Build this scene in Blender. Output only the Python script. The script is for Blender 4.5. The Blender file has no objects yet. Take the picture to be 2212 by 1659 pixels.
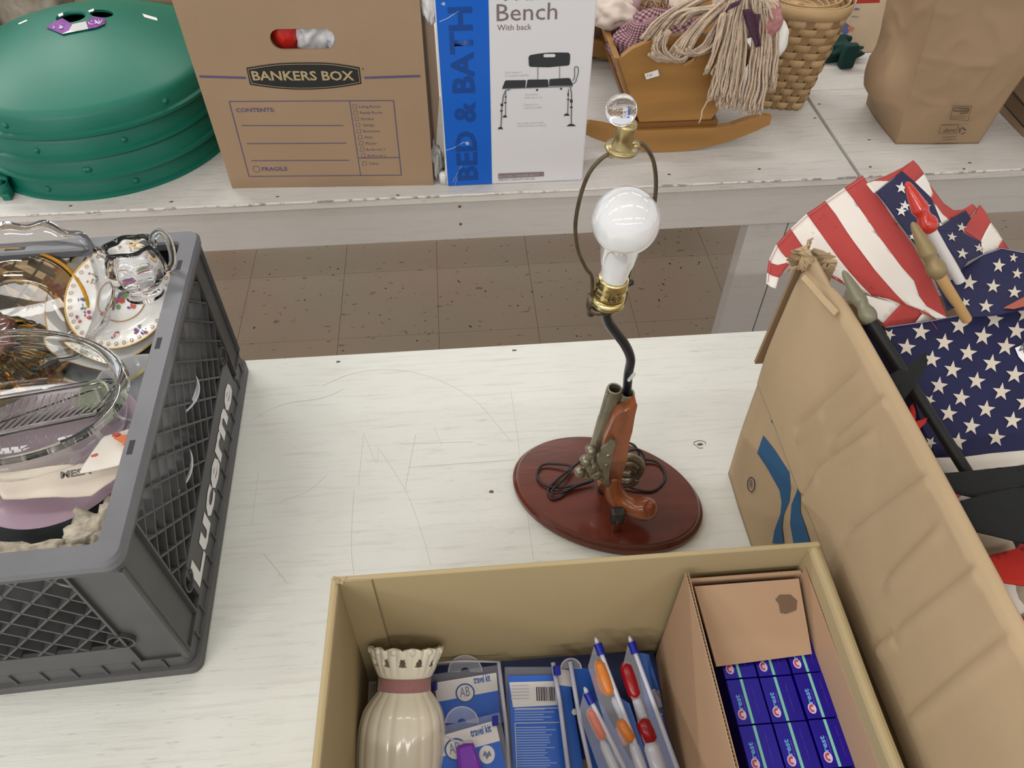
import bpy, bmesh, math, random
from mathutils import Vector as V, Matrix, noise
random.seed(7)
C = bpy.context.scene.collection
SC = bpy.context.scene
PI = math.pi

# ---------------------------------------------------------------- camera
FPX, CX, CY = 1661.0, 1106.0, 829.5
CAM = V((0, 0, 0.9))
def _axes():
    z = -V((1100 - CX, -(2300 - CY), -FPX)); z.normalize()
    X = 899.06 - CX; Y = (FPX * z[2] - X * z[0]) / z[1]
    y = V((X, Y, -FPX)); y.normalize()
    return y.cross(z), y, z
AX = _axes()
ROT = Matrix((AX[0], AX[1], AX[2]))
cd = bpy.data.cameras.new('camera'); co = bpy.data.objects.new('camera', cd); C.objects.link(co)
co.matrix_world = Matrix.Translation(CAM) @ ROT.to_4x4()
cd.sensor_width = 36; cd.lens = 36 * FPX / 2212; cd.clip_start = 0.01
SC.camera = co
# ---------------------------------------------------------------- light
w = bpy.data.worlds.new('world'); SC.world = w; w.use_nodes = True
w.node_tree.nodes['Background'].inputs[0].default_value = (0.93, 0.95, 1.0, 1)
w.node_tree.nodes['Background'].inputs[1].default_value = 0.80
def area(x, y, z, sx, sy, power, col=(1, 0.985, 0.95)):
    l = bpy.data.lights.new('fluorescent_light', 'AREA'); l.shape = 'RECTANGLE'; l.size = sx; l.size_y = sy
    l.energy = power; l.color = col
    o = bpy.data.objects.new('fluorescent_light', l); C.objects.link(o); o.location = (x, y, z); return o
# rows of tube fixtures under the shop ceiling
for ry, pw in ((-3.2, 32), (-1.4, 7), (0.5, 4.0), (2.9, 19)):
    for k in range(5):
        area(-3.4 + k * 1.7, ry, 2.45, 1.25, 0.18, pw * (2.3, 1.7, .9, .55, .5)[k])
SC.view_settings.view_transform = 'Standard'; SC.view_settings.look = 'None'
SC.view_settings.gamma = 1; SC.view_settings.use_curve_mapping = False
SC.view_settings.exposure = 0.0

def ray(p):
    v = ROT @ V((p[0] - CX, -(p[1] - CY), -FPX)); return v.normalized()
def az(px, py, z=0.0):
    d = ray((px, py)); return CAM + d * ((z - CAM.z) / d.z)
def ay(px, py, y):
    d = ray((px, py)); return CAM + d * ((y - CAM.y) / d.y)
def ax(px, py, x):
    d = ray((px, py)); return CAM + d * ((x - CAM.x) / d.x)
def apl(px, py, O, n):
    d = ray((px, py)); return CAM + d * ((O - CAM).dot(n) / d.dot(n))

# ---------------------------------------------------------------- materials
MATS = {}
def mat(name, col=(.5, .5, .5), rough=.5, metal=0, bump=0, bscale=60, var=0, vscale=8, trans=0, ior=1.45,
        spec=.5, coat=0, alpha=1, stretch=(1, 1, 1), col2=None, sheen=0, sss=0, thr=None):
    if name in MATS: return MATS[name]
    m = bpy.data.materials.new(name); m.use_nodes = True
    nt = m.node_tree; b = nt.nodes['Principled BSDF']; I = b.inputs
    I['Base Color'].default_value = (*col, 1); I['Roughness'].default_value = rough; I['Metallic'].default_value = metal
    I['Transmission Weight'].default_value = trans; I['IOR'].default_value = ior
    I['Specular IOR Level'].default_value = spec; I['Coat Weight'].default_value = coat
    I['Alpha'].default_value = alpha; I['Sheen Weight'].default_value = sheen
    if sss: I['Subsurface Weight'].default_value = sss; I['Subsurface Scale'].default_value = .01
    tc = nt.nodes.new('ShaderNodeTexCoord'); mp = nt.nodes.new('ShaderNodeMapping')
    nt.links.new(tc.outputs['Object'], mp.inputs[0]); mp.inputs['Scale'].default_value = stretch
    if var or col2:
        n = nt.nodes.new('ShaderNodeTexNoise'); n.inputs['Scale'].default_value = vscale; n.inputs['Detail'].default_value = 6
        nt.links.new(mp.outputs[0], n.inputs[0])
        r = nt.nodes.new('ShaderNodeValToRGB')
        c2 = col2 or tuple(max(0, c * (1 - var)) for c in col)
        c1 = col if col2 else tuple(min(1, c * (1 + var * .5)) for c in col)
        a, bb = thr or (.3, .7)
        r.color_ramp.elements[0].position = a; r.color_ramp.elements[1].position = bb
        r.color_ramp.elements[0].color = (*c2, 1); r.color_ramp.elements[1].color = (*c1, 1)
        nt.links.new(n.outputs['Fac'], r.inputs[0]); nt.links.new(r.outputs[0], I['Base Color'])
    if bump:
        n = nt.nodes.new('ShaderNodeTexNoise'); n.inputs['Scale'].default_value = bscale; n.inputs['Detail'].default_value = 4
        nt.links.new(mp.outputs[0], n.inputs[0])
        bn = nt.nodes.new('ShaderNodeBump'); bn.inputs['Strength'].default_value = bump; bn.inputs['Distance'].default_value = .002
        nt.links.new(n.outputs['Fac'], bn.inputs['Height']); nt.links.new(bn.outputs[0], I['Normal'])
    MATS[name] = m; return m

def paint_wood(name, base, dirt, streak=(1.2, 14, 14), amt=.5):
    """worn white paint: stretched grain, dirty patches and fine scratches"""
    if name in MATS: return MATS[name]
    m = bpy.data.materials.new(name); m.use_nodes = True; nt = m.node_tree; b = nt.nodes['Principled BSDF']
    tc = nt.nodes.new('ShaderNodeTexCoord')
    def layer(scale, st, lo, hi, det=8, rough=.6):
        mp = nt.nodes.new('ShaderNodeMapping'); mp.inputs['Scale'].default_value = st
        nt.links.new(tc.outputs['Object'], mp.inputs[0])
        n = nt.nodes.new('ShaderNodeTexNoise'); n.inputs['Scale'].default_value = scale; n.inputs['Detail'].default_value = det
        n.inputs['Roughness'].default_value = rough
        nt.links.new(mp.outputs[0], n.inputs[0])
        r = nt.nodes.new('ShaderNodeMapRange'); r.inputs[1].default_value = lo; r.inputs[2].default_value = hi
        nt.links.new(n.outputs['Fac'], r.inputs[0]); return n, r
    n1, g = layer(7, streak, .52, .72)
    n2, p = layer(2.6, (1, 1, 1), .42, .66)
    n3, s = layer(60, (.6, 3, 3), .60, .68)
    def mx(a, fac, c2, k):
        x = nt.nodes.new('ShaderNodeMixRGB'); mu = nt.nodes.new('ShaderNodeMath'); mu.operation = 'MULTIPLY'; mu.inputs[1].default_value = k
        nt.links.new(fac.outputs[0], mu.inputs[0]); nt.links.new(mu.outputs[0], x.inputs[0])
        if isinstance(a, tuple): x.inputs[1].default_value = (*a, 1)
        else: nt.links.new(a.outputs[0], x.inputs[1])
        x.inputs[2].default_value = (*c2, 1); return x
    x = mx(base, p, tuple((base[i] + dirt[i]) / 2 for i in range(3)), .35 * amt)
    x = mx(x, g, dirt, .55 * amt)
    sg = nt.nodes.new('ShaderNodeMath'); sg.operation = 'MULTIPLY'
    nt.links.new(s.outputs[0], sg.inputs[0]); nt.links.new(p.outputs[0], sg.inputs[1])
    x = mx(x, sg, tuple(c * .5 for c in dirt), .7 * amt)
    nt.links.new(x.outputs[0], b.inputs['Base Color']); b.inputs['Roughness'].default_value = .55
    bn = nt.nodes.new('ShaderNodeBump'); bn.inputs['Strength'].default_value = .25; bn.inputs['Distance'].default_value = .002
    nt.links.new(n1.outputs['Fac'], bn.inputs['Height']); nt.links.new(bn.outputs[0], b.inputs['Normal'])
    MATS[name] = m; return m

def gingham(name, a, b, mid, n=60):
    m = bpy.data.materials.new(name); m.use_nodes = True; nt = m.node_tree; bs = nt.nodes['Principled BSDF']
    uv = nt.nodes.new('ShaderNodeTexCoord'); sp = nt.nodes.new('ShaderNodeSeparateXYZ'); nt.links.new(uv.outputs['UV'], sp.inputs[0])
    outs = []
    for k in (0, 1):
        mu = nt.nodes.new('ShaderNodeMath'); mu.operation = 'MULTIPLY'; mu.inputs[1].default_value = n; nt.links.new(sp.outputs[k], mu.inputs[0])
        f = nt.nodes.new('ShaderNodeMath'); f.operation = 'FRACT'; nt.links.new(mu.outputs[0], f.inputs[0])
        g = nt.nodes.new('ShaderNodeMath'); g.operation = 'GREATER_THAN'; g.inputs[1].default_value = .5; nt.links.new(f.outputs[0], g.inputs[0])
        outs.append(g)
    ad = nt.nodes.new('ShaderNodeMath'); ad.operation = 'ADD'; nt.links.new(outs[0].outputs[0], ad.inputs[0]); nt.links.new(outs[1].outputs[0], ad.inputs[1])
    hv = nt.nodes.new('ShaderNodeMath'); hv.operation = 'MULTIPLY'; hv.inputs[1].default_value = .5; nt.links.new(ad.outputs[0], hv.inputs[0])
    r = nt.nodes.new('ShaderNodeValToRGB'); r.color_ramp.interpolation = 'CONSTANT'
    e = r.color_ramp.elements; e[0].color = (*a, 1); e[0].position = 0; e[1].color = (*b, 1); e[1].position = .8
    q = e.new(.3); q.color = (*mid, 1)
    nt.links.new(hv.outputs[0], r.inputs[0]); nt.links.new(r.outputs[0], bs.inputs['Base Color']); bs.inputs['Roughness'].default_value = .9
    return m

CARD = mat('cardboard', (.445, .325, .195), .85, bump=.12, bscale=90, var=.10, vscale=5)
CARD_IN = mat('cardboard_inner', (.41, .272, .155), .85, bump=.1, bscale=120, var=.08, vscale=9)
CARD_TAN = mat('yellowish_cardboard', (.41, .325, .18), .8, bump=.08, bscale=140, var=.06, vscale=6)
CARD_BANK = mat('moving_box_cardboard', (.345, .238, .150), .85, bump=.08, bscale=110, var=.07, vscale=5)
CARD_PINK = mat('pinkish_cardboard', (.46, .30, .19), .85, bump=.08, bscale=120, var=.08, vscale=6)
CARD_DARK = mat('torn_cardboard', (.27, .18, .10), .95, bump=.8, bscale=160, var=.3, vscale=60)
KRAFT = mat('kraft_paper', (.33, .225, .133), .75, bump=.35, bscale=14, var=.08, vscale=5)
PAINT = paint_wood('front_table_paint', (.71, .725, .685), (.40, .38, .33), streak=(1.6, 22, 14), amt=.58)
PAINT2 = paint_wood('back_table_paint', (.68, .67, .65), (.34, .29, .25), streak=(1.6, 20, 14), amt=.75)
PAINT3 = paint_wood('fascia_paint', (.56, .55, .535), (.38, .34, .31), amt=.5)
GREEN = mat('green_plastic', (.003, .148, .10), .45, spec=.55, var=.12, vscale=4, coat=.0)
GREY = mat('grey_crate_plastic', (.068, .069, .071), .45, bump=.1, bscale=40, var=.25, vscale=9)
WHITE = mat('white_print', (.82, .82, .82), .6)
BLACK = mat('black_ink', (.02, .02, .02), .6)
STEEL = mat('aged_bronze', (.13, .10, .065), .45, metal=.8, var=.3, vscale=90)

# ---------------------------------------------------------------- mesh helpers
class MB:
    def __init__(s): s.v = []; s.f = []; s.m = []; s.uv = []; s.hasuv = False
    def add(s, vs, fs, mi=0, uvs=None):
        b = len(s.v); s.v += [tuple(x) for x in vs]; s.f += [tuple(i + b for i in f) for f in fs]; s.m += [mi] * len(fs)
        s.uv += (uvs if uvs else [(0, 0)] * len(vs)); s.hasuv |= bool(uvs); return s
    def box(s, x0, x1, y0, y1, z0, z1, mi=0, M=None):
        vs = [V((x, y, z)) for x in (x0, x1) for y in (y0, y1) for z in (z0, z1)]
        if M: vs = [M @ v for v in vs]
        return s.add(vs, [(0, 1, 3, 2), (4, 6, 7, 5), (0, 4, 5, 1), (2, 3, 7, 6), (0, 2, 6, 4), (1, 5, 7, 3)], mi)
    def slab(s, q, t, mi=0, nu=1, nv=1, fn=None):
        """thick bilinear quad q (4 points), thickness t opposite to its normal; fn(u,v)->offset along normal"""
        n = (q[1] - q[0]).cross(q[3] - q[0]).normalized()
        top = []; bot = []
        for j in range(nv + 1):
            for i in range(nu + 1):
                u = i / nu; v = j / nv
                p = (q[0] * (1 - u) + q[1] * u) * (1 - v) + (q[3] * (1 - u) + q[2] * u) * v
                if fn: p = p + n * fn(u, v)
                top.append(p); bot.append(p - n * t)
        N = len(top); fs = []
        ix = lambda i, j: j * (nu + 1) + i
        for j in range(nv):
            for i in range(nu):
                fs.append((ix(i, j), ix(i + 1, j), ix(i + 1, j + 1), ix(i, j + 1)))
                fs.append((N + ix(i, j), N + ix(i, j + 1), N + ix(i + 1, j + 1), N + ix(i + 1, j)))
        for i in range(nu):
            fs.append((ix(i, 0), N + ix(i, 0), N + ix(i + 1, 0), ix(i + 1, 0)))
            fs.append((ix(i, nv), ix(i + 1, nv), N + ix(i + 1, nv), N + ix(i, nv)))
        for j in range(nv):
            fs.append((ix(0, j), ix(0, j + 1), N + ix(0, j + 1), N + ix(0, j)))
            fs.append((ix(nu, j), N + ix(nu, j), N + ix(nu, j + 1), ix(nu, j + 1)))
        return s.add(top + bot, fs, mi)
    def grid(s, fn, nu, nv, mi=0, closeu=False, closev=False):
        vs = []; uvs = []
        for j in range(nv + (0 if closev else 1)):
            for i in range(nu + (0 if closeu else 1)):
                vs.append(fn(i / nu, j / nv)); uvs.append((i / nu, j / nv))
        W = nu + (0 if closeu else 1); H = nv + (0 if closev else 1); fs = []
        for j in range(nv):
            for i in range(nu):
                fs.append((j * W + i, j * W + (i + 1) % W, ((j + 1) % H) * W + (i + 1) % W, ((j + 1) % H) * W + i))
        return s.add(vs, fs, mi, uvs)
    def tube(s, pts, r, seg=8, mi=0, closed=False, caps=True):
        pts = [V(p) for p in pts]; n = len(pts); rs = r if isinstance(r, (list, tuple)) else [r] * n
        vs = []; up = None
        for i, p in enumerate(pts):
            a = pts[(i - 1) % n] if (closed or i) else p; b = pts[(i + 1) % n] if (closed or i < n - 1) else p
            t = (b - a); t = t.normalized() if t.length > 1e-9 else V((0, 0, 1))
            if up is None: up = V((0, 0, 1)) if abs(t.z) < .9 else V((1, 0, 0))
            x = up.cross(t)
            if x.length < 1e-6: x = V((1, 0, 0)).cross(t)
            x.normalize(); y = t.cross(x); up = y.copy()
            for k in range(seg):
                a_ = 2 * PI * k / seg; vs.append(p + (x * math.cos(a_) + y * math.sin(a_)) * rs[i])
        fs = []
        for i in range(n if closed else n - 1):
            j = (i + 1) % n
            for k in range(seg):
                k2 = (k + 1) % seg; fs.append((i * seg + k, i * seg + k2, j * seg + k2, j * seg + k))
        if caps and not closed:
            fs.append(tuple(range(seg))[::-1]); fs.append(tuple((n - 1) * seg + k for k in range(seg)))
        return s.add(vs, fs, mi)
    def lathe(s, prof, seg=48, mi=0, M=None, rad=None, cap0=False, cap1=False):
        """prof list of (r,z); rad(a, i)->radius multiplier"""
        vs = []
        for i, (r, z) in enumerate(prof):
            for k in range(seg):
                a = 2 * PI * k / seg; q = r * (rad(a, i) if rad else 1)
                v = V((q * math.cos(a), q * math.sin(a), z)); vs.append(M @ v if M else v)
        fs = [(i * seg + k, i * seg + (k + 1) % seg, (i + 1) * seg + (k + 1) % seg, (i + 1) * seg + k) for i in range(len(prof) - 1) for k in range(seg)]
        if cap0: fs.append(tuple(range(seg))[::-1])
        if cap1: fs.append(tuple((len(prof) - 1) * seg + k for k in range(seg)))
        return s.add(vs, fs, mi)
    def poly(s, pts, mi=0, ext=None):
        """flat polygon, optionally extruded by vector ext"""
        n = len(pts)
        if ext is None: return s.add(pts, [tuple(range(n))], mi)
        vs = list(pts) + [p + ext for p in pts]
        fs = [tuple(range(n)), tuple(range(2 * n - 1, n - 1, -1))] + [(i, n + i, n + (i + 1) % n, (i + 1) % n) for i in range(n)]
        return s.add(vs, fs, mi)
    def build(s, name, mats, parent=None, smooth=False, bevel=0, subsurf=0, solid=0, recalc=True, auto=None):
        me = bpy.data.meshes.new(name); me.from_pydata(s.v, [], s.f)
        mats = mats if isinstance(mats, (list, tuple)) else [mats]
        for m in mats: me.materials.append(m)
        me.polygons.foreach_set('material_index', s.m)
        if s.hasuv:
            ul = me.uv_layers.new(name='UVMap')
            for l in me.loops: ul.data[l.index].uv = s.uv[l.vertex_index]
        if recalc:
            bm = bmesh.new(); bm.from_mesh(me); bmesh.ops.recalc_face_normals(bm, faces=bm.faces)
            big = [f for f in bm.faces if len(f.verts) > 4]
            if big: bmesh.ops.triangulate(bm, faces=big, ngon_method='EAR_CLIP')
            bm.to_mesh(me); bm.free()
        if smooth: me.polygons.foreach_set('use_smooth', [True] * len(me.polygons))
        if auto: me.set_sharp_from_angle(angle=math.radians(auto))
        o = bpy.data.objects.new(name, me); C.objects.link(o)
        if solid: md = o.modifiers.new('solid', 'SOLIDIFY'); md.thickness = solid; md.offset = 0
        if bevel: md = o.modifiers.new('bevel', 'BEVEL'); md.width = bevel; md.segments = 2; md.limit_method = 'ANGLE'
        if subsurf: md = o.modifiers.new('sub', 'SUBSURF'); md.levels = subsurf; md.render_levels = subsurf
        if parent: o.parent = parent; o.matrix_parent_inverse = parent.matrix_world.inverted() if parent.type == 'EMPTY' else Matrix()
        return o
def thing(name, label, cat, loc=(0, 0, 0), group=None):
    o = bpy.data.objects.new(name, None); C.objects.link(o); o.empty_display_size = .02
    o.location = loc; o.matrix_world = Matrix.Translation(V(loc)); o['label'] = label; o['category'] = cat
    if group: o['group'] = group
    return o
def tag(o, label, cat, group=None):
    o['label'] = label; o['category'] = cat
    if group: o['group'] = group
    return o
def sub(o, parent):      # make o a sub-part of mesh part `parent`
    o.parent = parent; o.matrix_parent_inverse = Matrix(); return o
def text(body, O, u, v, height, m, parent, width=None, bold=0, name='printed_lettering', shear=0, spacing=1, eps=.0006, thick=.0002, res=2):
    cu = bpy.data.curves.new(name, 'FONT'); cu.body = body; cu.size = 1; cu.offset = bold; cu.resolution_u = res
    cu.space_character = spacing; cu.shear = shear
    to = bpy.data.objects.new('tmp', cu); C.objects.link(to)
    dg = bpy.context.evaluated_depsgraph_get(); me = bpy.data.meshes.new_from_object(to.evaluated_get(dg))
    C.objects.unlink(to); bpy.data.objects.remove(to)
    xs = [p.co.x for p in me.vertices]; ys = [p.co.y for p in me.vertices]
    u = u.normalized(); v = v.normalized(); n = u.cross(v).normalized()
    s = height / .69; x0 = min(xs); sx = s if not width else width / (max(xs) - x0)
    for p in me.vertices:
        p.co = O + u * ((p.co.x - x0) * sx) + v * (p.co.y * s) + n * eps
    me.materials.clear(); me.materials.append(m); me.name = name
    o = bpy.data.objects.new(name, me); C.objects.link(o)
    if parent is not None:
        o.parent = parent; o.matrix_parent_inverse = parent.matrix_world.inverted() if parent.type == 'EMPTY' else Matrix()
    return o
def hand(strokes, O, u, v, s, r, m, parent, name='handwriting'):
    """handwritten strokes given as polylines in a 0..1 box"""
    n = u.cross(v).normalized(); b = MB()
    for st in strokes: b.tube([O + u * (x * s) + v * (y * s) + n * .0005 for x, y in st], r, 5)
    return b.build(name, m, parent)
def star(c, u, v, r, rot=0):
    return [c + (u * math.cos(a) + v * math.sin(a)) * (r if k % 2 == 0 else r * .40)
            for k in range(10) for a in [PI / 2 + rot + k * PI / 5]]
def smoothline(pts, n=6):
    pts = [V(p) for p in pts]; out = []
    for i in range(len(pts) - 1):
        p0 = pts[max(0, i - 1)]; p1 = pts[i]; p2 = pts[i + 1]; p3 = pts[min(len(pts) - 1, i + 2)]
        for k in range(n):
            t = k / n
            out.append(.5 * ((2 * p1) + (-p0 + p2) * t + (2 * p0 - 5 * p1 + 4 * p2 - p3) * t * t + (-p0 + 3 * p1 - 3 * p2 + p3) * t ** 3))
    out.append(pts[-1]); return out
UX, UY, UZ = V((1, 0, 0)), V((0, 1, 0)), V((0, 0, 1))
def frame(o, z, x=None):
    """matrix with origin o and z axis z"""
    z = V(z).normalized(); x = V(x) if x else (V((1, 0, 0)) if abs(z.x) < .9 else V((0, 1, 0)))
    y = z.cross(x).normalized(); x = y.cross(z)
    M = Matrix((x, y, z)).transposed().to_4x4(); M.translation = V(o); return M
# ================================================================ setting
FZ = -0.76
fl = MB().box(-6, 6, -5, 7, FZ - .05, FZ - .003).build('floor', mat('floor_joint', (.44, .35, .26), .7))
fl['kind'] = 'structure'
ce = MB().box(-6, 6, -5, 7, 2.56, 2.62).build('ceiling', mat('ceiling_white', (.85, .85, .83), .9)); ce['kind'] = 'structure'
def tile_mat():
    m = bpy.data.materials.new('floor_tile'); m.use_nodes = True; nt = m.node_tree; b = nt.nodes['Principled BSDF']
    tc = nt.nodes.new('ShaderNodeTexCoord')
    n = nt.nodes.new('ShaderNodeTexNoise'); n.inputs['Scale'].default_value = 3; n.inputs['Detail'].default_value = 5
    nt.links.new(tc.outputs['Object'], n.inputs[0])
    r = nt.nodes.new('ShaderNodeValToRGB'); r.color_ramp.elements[0].position = .35; r.color_ramp.elements[1].position = .65
    r.color_ramp.elements[0].color = (.56, .425, .315, 1); r.color_ramp.elements[1].color = (.52, .445, .33, 1)
    nt.links.new(n.outputs['Fac'], r.inputs[0])
    prev = r
    for sc, lo, hi, st, col in ((60, .735, .75, (1, 1, 1), (.05, .035, .03)), (30, .68, .74, (1, 2.2, 1), (.30, .22, .16))):
        mp = nt.nodes.new('ShaderNodeMapping'); mp.inputs['Scale'].default_value = st; nt.links.new(tc.outputs['Object'], mp.inputs[0])
        k = nt.nodes.new('ShaderNodeTexNoise'); k.inputs['Scale'].default_value = sc; k.inputs['Detail'].default_value = 1.5; nt.links.new(mp.outputs[0], k.inputs[0])
        q = nt.nodes.new('ShaderNodeMapRange'); q.inputs[1].default_value = lo; q.inputs[2].default_value = hi; nt.links.new(k.outputs['Fac'], q.inputs[0])
        x = nt.nodes.new('ShaderNodeMixRGB'); nt.links.new(q.outputs[0], x.inputs[0]); nt.links.new(prev.outputs[0], x.inputs[1]); x.inputs[2].default_value = (*col, 1)
        prev = x
    nt.links.new(prev.outputs[0], b.inputs['Base Color']); b.inputs['Roughness'].default_value = .45
    return m
TM = tile_mat(); T = .305
tm = None
tb = MB().box(0, T - .0012, 0, T - .0012, -.004, 0)
for i in range(-5, 9):
    for j in range(-3, 6):
        # tile in its own place but shading in world space through its location
        b = MB().box(-.08 + i * T, -.08 + (i + 1) * T - .0012, 1.69 + j * T, 1.69 + (j + 1) * T - .0012, FZ - .004, FZ)
        b.build('floor_tile', TM, fl)

def nail(x, y, parent, z=.0002, m=None, r=.003):
    b = MB(); a0 = random.random() * 6
    b.poly([V((x + math.cos(a0 + k * PI / 4) * r * random.uniform(.5, 1.3), y + math.sin(a0 + k * PI / 4) * r * random.uniform(.3, .8), z)) for k in range(8)], ext=V((0, 0, .0004)))
    return b.build('nail_head', m or mat('nail_rust', (.10, .08, .07), .6), parent)

# ---- front table
ft = thing('front_table', 'white painted wooden sales table in the foreground holding the lamp and boxes', 'table', (0, .3, FZ))
MB().box(-1.7, 1.9, -.35, .879, -.019, 0).build('tabletop', PAINT, ft, bevel=.0015)
MB().box(-1.68, 1.88, .84, .86, -.11, -.0195).build('fascia_board', PAINT3, ft)
MB().box(-1.68, 1.88, -.33, -.31, -.11, -.0195).build('fascia_board', PAINT3, ft)
for x in (-1.6, 1.7):
    for y in (-.3, .76):
        MB().box(x, x + .08, y, y + .08, FZ, -.0195).build('leg', PAINT3, ft)
for p in ((730, 782), (1110, 757), (1062, 1062), (1512, 960)):
    q = az(*p); nail(q.x, q.y, ft, r=.004)
# knot and gouge by the lamp
q = az(1512, 960)
MB().tube([q + V((math.cos(a) * .008 * (1 + .3 * math.sin(3 * a)), math.sin(a) * .007, .0003)) for a in [k * .5 for k in range(11)]], .0005, 5).build('gouge', mat('raw_wood', (.25, .15, .09), .9), ft)

# long pencil-thin scratches worn into the paint
SCR = mat('paint_scratch', (.60, .60, .56), .8)
zT = lambda x, y: az(540 + x / 3.073, 720 + y / 3.073, .0001)
for pts, r in (([(0, 590), (110, 520), (250, 465), (480, 430), (620, 370)], .0007), ([(480, 350), (640, 280), (820, 245), (1000, 245), (1180, 285), (1340, 350), (1470, 430), (1560, 510), (1730, 720)], .0007),
               ([(755, 660), (720, 1010)], .0005), ([(690, 1040), (672, 1400), (690, 1600)], .0005), ([(860, 770), (1035, 1050), (1150, 1360), (1200, 1540)], .0005), ([(1100, 670), (1030, 1030)], .0006), ([(760, 670), (840, 860), (850, 740)], .0004),
               ([(1730, 380), (1770, 640), (1800, 900), (1880, 1500)], .0005), ([(1050, 890), (1400, 865), (1760, 840)], .0008), ([(1220, 620), (1270, 740)], .0005), ([(90, 1460), (240, 1650)], .0007), ([(60, 900), (10, 1280)], .0005), ([(1000, 735), (1480, 720)], .0008), ([(500, 950), (380, 1050), (200, 1120)], .0006)):
    MB().tube(smoothline([zT(*p) for p in pts], 4), r * .6, 4).build('scratch', SCR, ft)
# ---- back tables
def back_table(name, label, x0, x1, boards, legs):
    t = thing(name, label, 'table', ((x0 + x1) / 2, 1.7, FZ))
    for (y0, y1) in boards:
        MB().box(x0, x1, y0, y1 - .0012, -.02, 0).build('plank', PAINT2, t, bevel=.0012)
    MB().box(x0 + .002, x1 - .002, 1.316, 1.334, -.118, -.0203).build('fascia_board', PAINT3, t, bevel=.001)
    MB().box(x0 + .002, x1 - .002, 2.38, 2.398, -.118, -.0203).build('fascia_board', PAINT3, t)
    for x in legs:
        MB().box(x, x + .088, 1.335, 1.372, FZ, -.0203).build('leg', PAINT3, t)
        MB().box(x, x + .088, 2.33, 2.368, FZ, -.0203).build('leg', PAINT3, t)
    return t
bl = back_table('back_table', 'long white painted wooden table behind the aisle, under the green lids and moving box', -2.3, .826, [(1.308, 2.42)], (-1.7, -.02 - .9, .635, .7265))
br = back_table('back_table', 'white planked table behind the gap at right, under the paper bag', .834, 2.6, [(1.308, 1.52), (1.52, 1.662), (1.662, 1.9), (1.9, 2.2), (2.2, 2.42)], (.838, 2.3))
# grubby worn front edge lip on both tops
for (a, b_, t) in ((-2.3, .824, bl), (.836, 2.6, br)):
    bb = MB(); n = int((b_ - a) / .02)
    bb.tube([V((a + (b_ - a) * k / n, 1.309 + random.uniform(-.0004, .0004), -.003 + random.uniform(-.0008, .0006))) for k in range(n + 1)], .0028, 6)
    bb.build('worn_edge', mat('worn_paint', (.62, .60, .57), .7, bump=1, bscale=200, var=.45, vscale=70, thr=(.38, .5)), t)
for p in ((152, 445), (370, 436), (600, 425), (860, 422), (1445, 377), (1640, 365), (1760, 255)):
    q = az(*p); nail(q.x, q.y, bl, r=.004)
for p in ((1770, 225), (1880, 361), (2082, 365), (2094, 352), (1878, 302)):
    q = az(*p); nail(q.x, q.y, br, r=.004)
for p in ((993, 446), (995, 484), (1822, 396)):
    q = ay(*p, 1.3155)
    MB().lathe([(0.0001, 0), (.003, 0), (.003, .0008), (.0001, .001)], 8, M=frame(q, (0, -1, 0))).build('nail_head', mat('nail_rust'), bl)
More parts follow.
